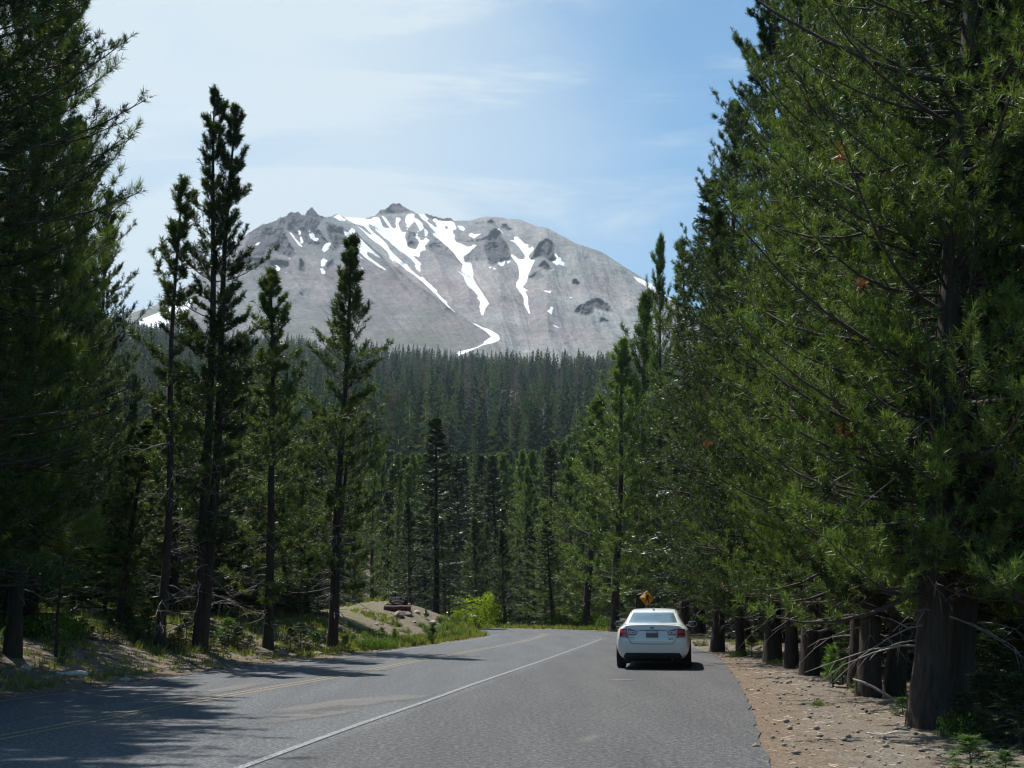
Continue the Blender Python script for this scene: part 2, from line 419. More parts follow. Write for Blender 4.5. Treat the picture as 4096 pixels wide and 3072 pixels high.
mw = paint('worn_white_paint', (.27, .27, .26), .49); my = paint('worn_yellow_paint', (.32, .24, .11), .51)
mw2 = paint('worn_white_paint_thin', (.36, .36, .34), .53)
o = strip('edge_line', white_line, .105, .008, mw); tag(o, kind='structure')
o = strip('centre_line', yellow, .10, .004, my, .11); tag(o, kind='structure')
o = strip('centre_line', yellow, .10, .004, my, -.11); tag(o, kind='structure')
el = [p for p in resample(LE, .8) if True]
o = strip('edge_line', offset_path(resample(LE, 1.0), -.33), .10, .004, mw2); tag(o, kind='structure')
def dust():
    # sandy scuffs lying on the asphalt, each its own irregular thin sheet
    m, nt, N, L, P = new_mat('road_dust')
    tc = N.new('ShaderNodeTexCoord'); n = N.new('ShaderNodeTexNoise'); n.inputs['Scale'].default_value = 28; n.inputs['Detail'].default_value = 5; n.inputs['Roughness'].default_value = .85
    L.new(tc.outputs['Object'], n.inputs['Vector'])
    P.inputs['Base Color'].default_value = (.25, .235, .21, 1); P.inputs['Roughness'].default_value = .9
    at_ = N.new('ShaderNodeAttribute'); at_.attribute_name = 'fade'
    tr = N.new('ShaderNodeBsdfTransparent'); ms = N.new('ShaderNodeMixShader')
    a = N.new('ShaderNodeMath'); a.operation = 'ADD'; L.new(n.outputs['Fac'], a.inputs[0]); L.new(at_.outputs['Fac'], a.inputs[1])
    q = N.new('ShaderNodeMapRange'); q.inputs[1].default_value = .62; q.inputs[2].default_value = 1.15; q.inputs[4].default_value = .42; L.new(a.outputs[0], q.inputs[0])
    L.new(q.outputs[0], ms.inputs[0]); L.new(tr.outputs[0], ms.inputs[1]); L.new(P.outputs[0], ms.inputs[2])
    L.new(ms.outputs[0], N['Material Output'].inputs['Surface'])
    V = []; Fq = []; fd = []; n0 = 0
    spots = [((300, 712), (400, 697), .55, 1.0), ((270, 722), (350, 708), .4, .8), ((170, 700), (260, 684), .28, .8), ((610, 681), (632, 680), .22, .8), ((578, 745), (600, 735), .16, .5), ((545, 635), (590, 637.5), .2, .7)]
    for (p, q_, w, s) in spots:
        a = np.array(gp(*p)); b = np.array(gp(*q_)); t = (b - a); ln = np.linalg.norm(t); t /= ln; nn = np.array([-t[1], t[0]])
        a = a - t * ln * .15; ln *= 1.3
        U, W_ = np.meshgrid(np.linspace(0, 1, 26), np.linspace(-1, 1, 11))
        wob = .5 * w * (vnoise(U * 5 + n0, U * 0 + 3.1) - .5)
        pos = a + t * (U[..., None] * ln) + nn * ((W_ * w + wob)[..., None])
        f = (1 - W_ ** 2) * np.sin(U * PI) ** .6 * s * (.55 + .9 * vnoise(U * 6 + n0, W_ * 2 + 7))
        V.append(np.c_[pos.reshape(-1, 2), np.full(U.size, .012)]); fd.append(f.ravel())
        i = np.arange(U.size).reshape(U.shape)
        Fq.append(np.stack([i[:-1, :-1], i[:-1, 1:], i[1:, 1:], i[1:, :-1]], -1).reshape(-1, 4) + n0); n0 += U.size
    me = mk_mesh('road_dust', np.vstack(V), np.vstack(Fq), m)
    aa = me.attributes.new('fade', 'FLOAT', 'POINT'); aa.data.foreach_set('value', np.concatenate(fd).astype(np.float32))
    tag(obj('road_dust', me), kind='structure')
dust()

# the lay-by on the right has an older, browner seal than the travelled lanes
wl = [p for p in chaikin(white_line, 2)]
lay = [(p[0] + .25, p[1]) for p in wl] + rag(chaikin([gp(608, 634.5)] + pull, 2), .08)
lay = [p for p in lay if p[1] > -10.5]
LAYP = lay
tag(flat_poly('lay_by', lay, .004, asphalt('old_asphalt', (.84, .78, .75))), kind='structure')

# ------------------------------------------------------------------ mountain
Z1 = (1000, 800, 400 / 2212); Z2 = (1300, 800, 400 / 2212); Z3 = (1600, 800, 400 / 2212); Z4 = (1900, 800, 400 / 2212)
Z5 = (1600, 1060, 400 / 1659); Z6 = (2000, 1060, 660 / 2212); Z7 = (500, 1000, 700 / 2212)
def zz(z, P): return np.array([((z[0] + x * z[2]) / 4, (z[1] + y * z[2]) / 4) for x, y in P])
SNOW = [zz(Z1, p) for p in [
 [(850,690),(900,720),(960,780),(1000,850),(1080,930),(1150,1020),(1175,1045),(1130,1030),(1060,980),(1000,890),(930,800)],
 [(1080,670),(1120,700),(1130,760),(1080,770),(1070,700)], [(1100,800),(1145,820),(1175,900),(1175,945),(1125,955),(1115,880)],
 [(1310,740),(1370,720),(1420,765),(1440,835),(1520,845),(1520,870),(1475,915),(1400,890),(1330,840)], [(1285,670),(1335,690),(1330,715)],
 [(1690,965),(1750,940),(1790,955),(1760,1060),(1650,1150),(1590,1110),(1640,1000)], [(1625,1295),(1725,1340),(1670,1390),(1660,1450),(1600,1475),(1565,1465),(1570,1340)],
 [(1540,1515),(1610,1505),(1670,1595),(1640,1645),(1580,1620),(1570,1560)], [(550,1440),(600,1450),(680,1520),(640,1565),(570,1550),(560,1510),(610,1500)],
 [(830,1265),(900,1300),(880,1305)], [(970,1100),(1015,1140),(1000,1140)], [(110,1000),(170,940),(230,940),(180,1000)], [(780,1600),(830,1610),(800,1618)]]]
SNOW += [zz(Z2, p) for p in [
 [(185,375),(290,325),(330,335),(400,390),(460,440),(445,465),(350,445),(330,455)],
 [(430,378),(860,405),(960,425),(1040,420),(1050,385),(1165,378),(1215,420),(1255,520),(1275,585),(1330,620),(1400,620),(1450,655),(1390,560),(1345,500),(1300,440),(1255,365),(1265,350),(1330,385),(1390,460),(1440,540),(1480,600),(1520,630),(1575,615),(1580,590),(1560,520),(1570,440),(1575,375),(1600,390),(1660,395),(1675,430),(1630,490),(1620,540),(1650,600),(1660,650),(1700,690),(1715,720),(1785,705),(1775,780),(1765,830),(1800,900),(1810,960),(1830,1040),(1900,1070),(2010,1095),(2050,1020),(2090,940),(2060,880),(2010,840),(2009,745),(2059,740),(2044,800),(2099,850),(2109,890),(2189,890),(2204,835),(2259,835),(2269,865),(2224,915),(2299,865),(2314,885),(2259,960),(2209,1025),(2224,1060),(2219,1110),(2159,1110),(2099,1160),(2094,1240),(2079,1265),(2029,1240),(1929,1225),(1989,1290),(2099,1380),(2124,1420),(2104,1460),(2109,1580),(2089,1585),(2019,1530),(1989,1440),(2014,1430),(1899,1300),(1779,1200),(1659,1130),(1560,1040),(1480,980),(1400,890),(1310,840),(1200,740),(1130,680),(1030,590),(940,555),(700,540),(640,520),(480,430)],
 [(640,520),(860,575),(960,680),(1055,770),(1000,765),(920,720),(820,640),(700,560),(860,700),(960,810),(1100,920),(1200,980),(1300,1060),(1370,1140),(1430,1230),(1430,1290),(1550,1385),(1500,1310),(1640,1410),(1760,1510),(1900,1600),(1990,1659),(2040,1659),(1900,1540),(1760,1420),(1620,1290),(1500,1180),(1420,1080),(1360,960),(1270,880),(1210,820),(1100,750),(1000,640),(940,555)],
 [(400,655),(450,690),(510,715),(590,615),(650,650),(670,720),(760,810),(860,930),(950,1020),(1060,1120),(1180,1220),(1250,1300),(1150,1250),(1050,1180),(940,1130),(920,1200),(980,1270),(1080,1340),(1200,1430),(1310,1510),(1350,1555),(1300,1530),(1180,1470),(1050,1380),(900,1280),(800,1180),(700,1110),(600,1000),(540,960),(470,850),(420,720)],
 [(710,1195),(850,1315),(790,1280)], [(800,1480),(880,1560),(820,1520)]]]
SNOW += [zz(Z3, p) for p in [
 [(130,360),(190,310),(250,300),(320,320),(310,400),(390,420),(430,460),(490,510),(515,600),(530,620),(480,670),(440,680),(400,590),(340,490),(310,480),(230,560),(190,615),(125,580),(165,540),(110,480)],
 [(530,625),(580,650),(620,710),(600,800),(550,800),(545,710)], [(145,630),(175,630),(170,660),(145,660)], [(385,690),(425,700),(400,720)],
 [(415,315),(540,325),(580,370),(645,425),(600,440),(600,480),(680,520),(780,600),(820,590),(790,500),(730,470),(720,425),(780,415),(830,450),(1040,480),(1100,462),(1190,490),(1225,560),(1250,620),(1220,660),(1180,650),(1165,720),(1210,780),(1200,870),(1240,930),(1340,960),(1430,1000),(1490,1035),(1600,1025),(1610,985),(1700,1000),(1600,1090),(1560,1150),(1450,1220),(1430,1215),(1400,1280),(1440,1380),(1560,1390),(1590,1460),(1610,1560),(1625,1659),(1500,1659),(1450,1600),(1360,1580),(1410,1490),(1435,1470),(1340,1370),(1250,1270),(1230,1230),(1130,1100),(1000,990),(870,880),(730,770),(740,730),(810,740),(690,620),(600,500),(470,400)],
 [(1265,560),(1390,580),(1440,640),(1410,690),(1320,650)], [(1530,760),(1590,720),(1630,760),(1790,745),(1640,850),(1520,790)]]]
SNOW += [zz(Z5, p) for p in [
 [(1040,0),(1170,0),(1220,150),(1205,200),(1260,310),(1200,250),(1110,140),(1120,180),(1260,320),(1330,410),(1400,520),(1475,640),(1415,720),(1380,830),(1350,830),(1320,700),(1320,660),(1340,650),(1330,610),(1270,525),(1310,540),(1250,450),(1120,340),(1070,240),(1060,190),(950,90),(1070,170),(1100,180),(1020,100)],
 [(20,-20),(110,-20),(180,90),(350,210),(370,190),(430,260),(520,340),(620,430),(600,440),(700,550),(780,610),(780,650),(910,780),(810,710),(700,600),(600,490),(480,380),(350,260),(200,140),(100,80)],
 [(1160,940),(1220,965),(1360,1030),(1500,1080),(1630,1160),(1659,1230),(1590,1280),(1400,1320),(1240,1390),(1100,1450),(1000,1490),(940,1530),(960,1440),(1100,1410),(1260,1370),(1380,1310),(1400,1270),(1510,1190),(1440,1110),(1300,1020)]]]
SNOW += [zz(Z4, p) for p in [
 [(490,650),(530,635),(600,710),(665,780),(610,740),(560,680)],
 [(860,810),(930,810),(1010,880),(1090,960),(1180,985),(1170,1060),(1220,1060),(1270,1020),(1300,1070),(1290,1110),(1190,1230),(1190,1280),(1250,1320),(1320,1330),(1290,1410),(1240,1500),(1180,1659),(980,1659),(1000,1600),(970,1480),(920,1390),(800,1240),(810,1195),(920,1270),(960,1300),(1110,1315),(1075,1270),(1120,1260),(1060,1160),(980,1050),(890,950),(770,890),(870,900)],
 [(500,1375),(590,1390),(670,1340),(650,1430),(620,1465),(560,1460)], [(710,1350),(800,1340),(720,1425)], [(300,1480),(360,1480),(340,1520)], [(375,1480),(460,1520),(430,1540)],
 [(1745,1185),(1800,1190),(1840,1265),(1900,1280),(1910,1350),(1975,1380),(1970,1440),(1930,1450),(1860,1415),(1800,1435),(1710,1360),(1800,1345),(1810,1290)], [(1700,1510),(1780,1575),(1740,1550)]]]
SNOW += [zz(Z6, p) for p in [
 [(240,-10),(440,-10),(380,130),(360,220),(300,300),(370,340),(330,350),(375,430),(375,530),(405,650),(385,645),(320,520),(320,440),(215,290),(220,230),(255,190),(260,110)],
 [(580,345),(685,345),(680,375),(620,360)], [(680,555),(715,570),(690,660),(630,620),(670,590)], [(700,790),(790,845),(740,825)], [(1790,150),(1940,210),(2120,300),(2300,390),(2300,470),(2100,400),(1950,280),(1850,220)], [(925,425),(980,435),(940,440)]]]
SNOW += [zz(Z7, p) for p in [[(165,900),(220,870),(400,800),(560,740),(680,660),(820,620),(860,640),(820,700),(780,790),(620,900),(480,960),(370,990),(310,970),(180,940)], [(1000,320),(1050,305),(1020,325)]]]
HOLE = [zz(Z2, p) for p in [[(1050,390),(1120,480),(1190,570),(1280,680),(1210,630),(1130,530)], [(920,485),(1000,540),(1100,590),(1140,670),(1080,620),(980,560)], [(640,780),(760,930),(930,1130),(850,1060),(700,910)], [(860,975),(1060,1165),(950,1090)]]]
HOLE += [zz(Z3, p) for p in [[(1025,560),(1060,600),(1050,660),(980,610)], [(900,530),(970,505),(975,540)], [(1320,1080),(1385,1150),(1370,1155)]]]
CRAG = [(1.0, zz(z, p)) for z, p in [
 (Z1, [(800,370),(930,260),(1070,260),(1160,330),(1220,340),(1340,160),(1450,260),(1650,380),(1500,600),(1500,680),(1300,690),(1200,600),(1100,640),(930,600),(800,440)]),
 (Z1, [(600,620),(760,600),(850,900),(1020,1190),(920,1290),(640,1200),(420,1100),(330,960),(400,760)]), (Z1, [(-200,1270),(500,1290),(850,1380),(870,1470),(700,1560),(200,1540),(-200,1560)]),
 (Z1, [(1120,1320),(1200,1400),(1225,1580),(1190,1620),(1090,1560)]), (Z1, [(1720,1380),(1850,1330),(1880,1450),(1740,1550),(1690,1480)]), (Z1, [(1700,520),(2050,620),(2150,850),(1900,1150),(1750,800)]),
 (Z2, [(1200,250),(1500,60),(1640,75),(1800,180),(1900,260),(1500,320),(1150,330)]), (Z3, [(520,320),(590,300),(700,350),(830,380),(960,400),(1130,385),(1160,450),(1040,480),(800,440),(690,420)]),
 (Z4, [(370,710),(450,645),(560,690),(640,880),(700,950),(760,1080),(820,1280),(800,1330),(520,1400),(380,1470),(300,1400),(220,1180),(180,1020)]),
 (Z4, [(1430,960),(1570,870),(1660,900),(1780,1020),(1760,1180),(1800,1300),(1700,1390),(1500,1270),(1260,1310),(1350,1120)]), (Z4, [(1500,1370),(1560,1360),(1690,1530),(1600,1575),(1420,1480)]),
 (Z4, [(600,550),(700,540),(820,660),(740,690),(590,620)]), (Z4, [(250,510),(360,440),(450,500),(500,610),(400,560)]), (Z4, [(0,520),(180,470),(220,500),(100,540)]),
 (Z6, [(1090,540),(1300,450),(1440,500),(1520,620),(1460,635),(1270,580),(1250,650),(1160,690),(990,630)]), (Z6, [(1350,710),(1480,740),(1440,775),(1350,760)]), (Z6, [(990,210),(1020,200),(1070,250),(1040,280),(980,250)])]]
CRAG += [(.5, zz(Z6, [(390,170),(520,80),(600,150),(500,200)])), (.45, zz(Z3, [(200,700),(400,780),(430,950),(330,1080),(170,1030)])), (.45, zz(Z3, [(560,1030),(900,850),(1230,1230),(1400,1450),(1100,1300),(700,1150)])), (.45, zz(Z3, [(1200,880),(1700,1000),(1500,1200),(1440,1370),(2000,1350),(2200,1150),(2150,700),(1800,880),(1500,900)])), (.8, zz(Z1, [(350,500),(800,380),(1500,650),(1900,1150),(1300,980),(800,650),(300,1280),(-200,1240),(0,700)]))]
RIDGE = [(60,331),(100,322),(138,311),(153,307),(162,301),(174,292),(188,286),(200,275),(213,262),(236,243),(250,232),(261,225),(269.5,223),(277,220),(279,217.6),(286,216.7),(288,213.6),(291.6,211.5),(295.7,213),(298.4,211.7),(302,214.5),(305,215),(307,210.9),(309.7,209),(310.8,207),(313,208),(315.5,211.8),(319,215),(326,217.4),(337,214),(344.4,217),(363.9,218.3),(374.7,215.8),(378.8,212.2),(381.5,209.3),(385,210),(389.6,205.9),(393.5,202.7),(396,204),(399,203.3),(404,206.8),(410.9,210.6),(418.6,214.5),(422.6,214.7),(426.7,213.6),(431.6,215.8),(437,217.2),(445,218.5),(451,217.4),(453.8,220.6),(467.8,220.8),(476.4,219),(481.4,217),(485.9,216.5),(495.3,216.8),(510.3,219),(518.8,219),(527,222.6),(538.3,227),(547.3,227.8),(552.7,231.2),(564.5,237),(575,243),(602,252),(621.6,265),(644.7,279),(667,296),(700,318),(740,338),(800,352)]
def build_mountain():
    xs = np.arange(60, 800, .75); ts = np.concatenate([np.linspace(0, 1, 300)])
    RX = np.array(RIDGE); y1 = np.interp(xs, RX[:, 0], RX[:, 1])
    y0 = np.interp(xs, [60, 300, 500, 640, 800], [352, 360, 374, 386, 392])
    XX, TT = np.meshgrid(xs, ts); YY = y0 + (y1 - y0) * TT
    # traced outlines: snow fields and crags
    def sdist(P):
        b = (XX > P[:, 0].min() - 6) & (XX < P[:, 0].max() + 6) & (YY > P[:, 1].min() - 6) & (YY < P[:, 1].max() + 6)
        r = np.full(XX.shape, -6.0)
        if b.any():
            d = seg_dist(XX[b], YY[b], P); r[b] = np.where(inside(XX[b], YY[b], P), d, -d)
        return r
    snow = np.full(XX.shape, -6.0)
    for p in SNOW: snow = np.maximum(snow, sdist(p))
    for p in HOLE: snow = np.minimum(snow, -sdist(p))
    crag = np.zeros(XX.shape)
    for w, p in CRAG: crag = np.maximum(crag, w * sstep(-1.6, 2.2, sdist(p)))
    D1 = np.interp(xs, [60, 200, 310, 394, 500, 620, 800], [1750, 2150, 2450, 2600, 2500, 2150, 1700])
    D0 = 1150.0
    y1s = np.convolve(np.pad(y1, 60, mode='edge'), np.hanning(121) / np.hanning(121).sum(), mode='valid')
    TS = np.clip((YY - y0) / (y1s - y0), 0, 1.12)
    g = TS ** .82
    Dm = D0 + (D1 - D0) * g
    # relief: moved along the line of sight so outlines stay put; buttresses and gullies run down the slope
    fall = XX - (YY - 290) * np.interp(XX, [250, 300, 460, 540, 620, 700], [.5, .85, .75, .25, .5, .9])
    rel = 95 * (fbm(XX * .016 + 3, YY * .014, 4) - .5)
    rel += 55 * (ridged(fall * .05, YY * .012, 5) - .5)
    yl = np.interp(XX, [330, 345, 375, 410, 455, 500, 522, 530], [214, 222, 250, 279, 311, 342, 362, 500])   # the long rib that parts dark scree from pale
    rel += 55 * np.exp(-np.abs(yl - YY) / 9) * sstep(335, 350, XX) * (1 - sstep(505, 522, XX))
    for (xa, ya, xb, yb, wd_, h_) in [(372, 216, 400, 262, 5, 40), (418, 216, 452, 300, 7, 45), (452, 222, 470, 300, 7, 40), (486, 218, 500, 290, 9, 45), (498, 262, 505, 350, 12, 50), (545, 232, 548, 330, 10, 55), (575, 246, 600, 360, 14, 50), (300, 212, 330, 300, 9, 50), (275, 222, 300, 290, 8, 50), (250, 232, 270, 300, 9, 40), (620, 268, 650, 370, 14, 40)]:
        rel += h_ * np.exp(-(seg_dist(XX, YY, [(xa, ya), (xb, yb)], False) / wd_) ** 1.3)
    sm = 1 - .75 * sstep(-1, 2, snow)
    rel += crag * (120 * (ridged(XX * .085 + 40, YY * .06, 5) - .55) - 45) * sm
    rel += sm * 12 * (ridged(XX * .22, YY * .2, 4) - .5) * (.55 + crag)
    rel *= sstep(0, .06, TT) * (1 - .6 * sstep(.93, 1, TT))
    Dm = Dm - rel
    A = (XX - 512); V = (384 - YY)
    Yd = math.cos(TH) - V / F * math.sin(TH); Zd = math.sin(TH) + V / F * math.cos(TH)
    # fine roughness along the crest
    cr = 2.4 * (fbm(xs * 1.7, xs * 0, 4, .7) - .5) * np.interp(xs, [60, 200, 260, 330, 345, 372, 380, 402, 420, 456, 470, 800], [.4, .6, 1.6, 1.6, .2, .4, 1.6, 1.2, 1.5, 1.5, .5, .4])
    X = A / F / Yd * Dm; Y = Dm; Z = CH + Zd / Yd * Dm + (cr[None] * TT ** 30) * Dm / F
    # far side falls away behind the crest
    rows = [np.stack([X, Y, Z], -1)]
    for k, (dd, dz) in enumerate([(25, 12), (90, 55), (260, 170), (700, 420), (1300, 700)]):
        rows.append(np.stack([X[-1] * (1 + dd / 3200), Y[-1] + dd, Z[-1] - dz - 8 * vnoise(xs * .3, xs * 0 + k)], -1)[None])
    base = np.stack([X[0], Y[0] - 30, Z[0] - 60], -1)[None]
    G = np.concatenate([base] + rows, 0); nr, na = G.shape[:2]; idx = np.arange(nr * na).reshape(nr, na)
    Q = np.stack([idx[:-1, :-1], idx[:-1, 1:], idx[1:, 1:], idx[1:, :-1]], -1).reshape(-1, 4)
    padt = lambda a: np.concatenate([a[:1], a, np.repeat(a[-1:], 5, 0)], 0).ravel().astype(np.float32)
    m, nt, N, L, P = new_mat('mountain_rock_and_snow')
    tc = N.new('ShaderNodeTexCoord')
    fl = N.new('ShaderNodeAttribute'); fl.attribute_name = 'slope_uv'
    def nz(s, d=6, rgh=.65, scl=None):
        n = N.new('ShaderNodeTexNoise'); n.inputs['Scale'].default_value = s; n.inputs['Detail'].default_value = d; n.inputs['Roughness'].default_value = rgh
        q = N.new('ShaderNodeMapping'); q.inputs['Scale'].default_value = scl or (1, .42, 1)
        L.new(fl.outputs['Vector'] if scl else tc.outputs['Object'], q.inputs[0]); L.new(q.outputs[0], n.inputs['Vector'])
        return n
    scree = ramp(N, [(.34, (.136, .128, .128)), (.5, (.190, .180, .178)), (.66, (.255, .240, .232))])
    L.new(nz(.011, 9, .68).outputs['Fac'], scree.inputs[0])
    streak = ramp(N, [(.34, (.84, .85, .88)), (.66, (1.14, 1.12, 1.09))]); L.new(nz(1, 6, .7, (.16, .022, 1)).outputs['Fac'], streak.inputs[0])
    mu = N.new('ShaderNodeMix'); mu.data_type = 'RGBA'; mu.blend_type = 'MULTIPLY'; mu.inputs['Factor'].default_value = .9
    L.new(scree.outputs[0], mu.inputs['A']); L.new(streak.outputs[0], mu.inputs['B'])
    speck = ramp(N, [(.36, (.74, .73, .75)), (.5, (1, 1, 1)), (.66, (1.2, 1.18, 1.16))]); L.new(nz(.11, 4, .75).outputs['Fac'], speck.inputs[0])
    mu2 = N.new('ShaderNodeMix'); mu2.data_type = 'RGBA'; mu2.blend_type = 'MULTIPLY'; mu2.inputs['Factor'].default_value = 1
    L.new(mu.outputs['Result'], mu2.inputs['A']); L.new(speck.outputs[0], mu2.inputs['B'])
    # bluish and greenish mineral tints
    tint = ramp(N, [(.40, (.88, 1.0, .98)), (.52, (1, 1, 1)), (.62, (1.06, .97, .97))]); L.new(nz(.004, 4).outputs['Fac'], tint.inputs[0])
    mu3 = N.new('ShaderNodeMix'); mu3.data_type = 'RGBA'; mu3.blend_type = 'MULTIPLY'; mu3.inputs['Factor'].default_value = 1
    L.new(mu2.outputs['Result'], mu3.inputs['A']); L.new(tint.outputs[0], mu3.inputs['B'])
    pa = N.new('ShaderNodeAttribute'); pa.attribute_name = 'pale'
    mp_ = N.new('ShaderNodeMix'); mp_.data_type = 'RGBA'; mp_.blend_type = 'MULTIPLY'; L.new(pa.outputs['Fac'], mp_.inputs['Factor']); L.new(mu3.outputs['Result'], mp_.inputs['A']); mp_.inputs['B'].default_value = (1.50, 1.50, 1.46, 1)
    mu3 = mp_
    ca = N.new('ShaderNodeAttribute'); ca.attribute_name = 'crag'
    crg = ramp(N, [(.38, (.018, .020, .028)), (.64, (.098, .092, .095))]); L.new(nz(.03, 8, .7).outputs['Fac'], crg.inputs[0])  # darker crag rock, with the cliffs' shadowing put into the colour too
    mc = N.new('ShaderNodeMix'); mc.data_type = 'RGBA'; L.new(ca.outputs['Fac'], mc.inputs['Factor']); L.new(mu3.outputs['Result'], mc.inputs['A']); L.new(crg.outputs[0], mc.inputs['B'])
    # sparse green on the lowest slopes
    ga = N.new('ShaderNodeAttribute'); ga.attribute_name = 'green'
    mg = N.new('ShaderNodeMix'); mg.data_type = 'RGBA'; L.new(mc.outputs['Result'], mg.inputs['A']); mg.inputs['B'].default_value = (.12, .145, .085, 1)
    gm = N.new('ShaderNodeMath'); gm.operation = 'MULTIPLY'; gm.use_clamp = True; L.new(ga.outputs['Fac'], gm.inputs[0]); L.new(nz(.02, 6, .8).outputs['Fac'], gm.inputs[1]); L.new(gm.outputs[0], mg.inputs['Factor'])
    sa = N.new('ShaderNodeAttribute'); sa.attribute_name = 'snow'
    sn = nz(.09, 5, .75); ad = N.new('ShaderNodeMath'); ad.operation = 'MULTIPLY_ADD'; ad.inputs[1].default_value = 1.6; L.new(sn.outputs['Fac'], ad.inputs[0]); L.new(sa.outputs['Fac'], ad.inputs[2])
    sr = N.new('ShaderNodeMapRange'); sr.inputs[1].default_value = .62; sr.inputs[2].default_value = .82; L.new(ad.outputs[0], sr.inputs[0])
    ms = N.new('ShaderNodeMix'); ms.data_type = 'RGBA'; L.new(sr.outputs[0], ms.inputs['Factor']); L.new(mg.outputs['Result'], ms.inputs['A']); ms.inputs['B'].default_value = (.86, .87, .89, 1)
    L.new(ms.outputs['Result'], P.inputs['Base Color']); P.inputs['Roughness'].default_value = .95; P.inputs['Specular IOR Level'].default_value = .15
    bp = N.new('ShaderNodeBump'); bp.inputs['Strength'].default_value = .7; bp.inputs['Distance'].default_value = 9
    L.new(nz(.06, 8, .7).outputs['Fac'], bp.inputs['Height'])
    inv = N.new('ShaderNodeMath'); inv.operation = 'MULTIPLY_ADD'; inv.inputs[1].default_value = -.85; inv.inputs[2].default_value = .9; L.new(sr.outputs[0], inv.inputs[0]); L.new(inv.outputs[0], bp.inputs['Strength'])
    L.new(bp.outputs[0], P.inputs['Normal'])
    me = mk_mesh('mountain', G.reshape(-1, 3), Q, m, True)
    green = np.zeros(XX.shape)
    for (cx, cy, rx, ry, w) in [(420, 338, 45, 12, 1.0), (428, 322, 14, 18, .8), (450, 342, 14, 8, .8), (330, 335, 60, 22, .6), (540, 365, 60, 8, .6), (600, 350, 40, 12, .4), (150, 315, 40, 7, 1.2), (500, 360, 90, 9, .5)]:
        green = np.maximum(green, w * np.exp(-((XX - cx) / rx) ** 2 - ((YY - cy) / ry) ** 2))
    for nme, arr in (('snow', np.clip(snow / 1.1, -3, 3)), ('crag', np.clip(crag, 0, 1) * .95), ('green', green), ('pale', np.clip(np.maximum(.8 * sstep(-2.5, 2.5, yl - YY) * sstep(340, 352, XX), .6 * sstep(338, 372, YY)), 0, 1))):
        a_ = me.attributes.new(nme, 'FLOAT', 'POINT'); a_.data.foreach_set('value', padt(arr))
    across = XX - (YY - 290) * np.interp(XX, [250, 300, 460, 540, 620, 700], [.5, .85, .75, .25, .5, .9]); uvw = np.zeros(XX.shape + (3,)); uvw[..., 0] = across; uvw[..., 1] = YY
    uvw = np.concatenate([uvw[:1], uvw, np.repeat(uvw[-1:], 5, 0)], 0)
    a_ = me.attributes.new('slope_uv', 'FLOAT_VECTOR', 'POINT'); a_.data.foreach_set('vector', uvw.ravel().astype(np.float32))
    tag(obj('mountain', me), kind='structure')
build_mountain()

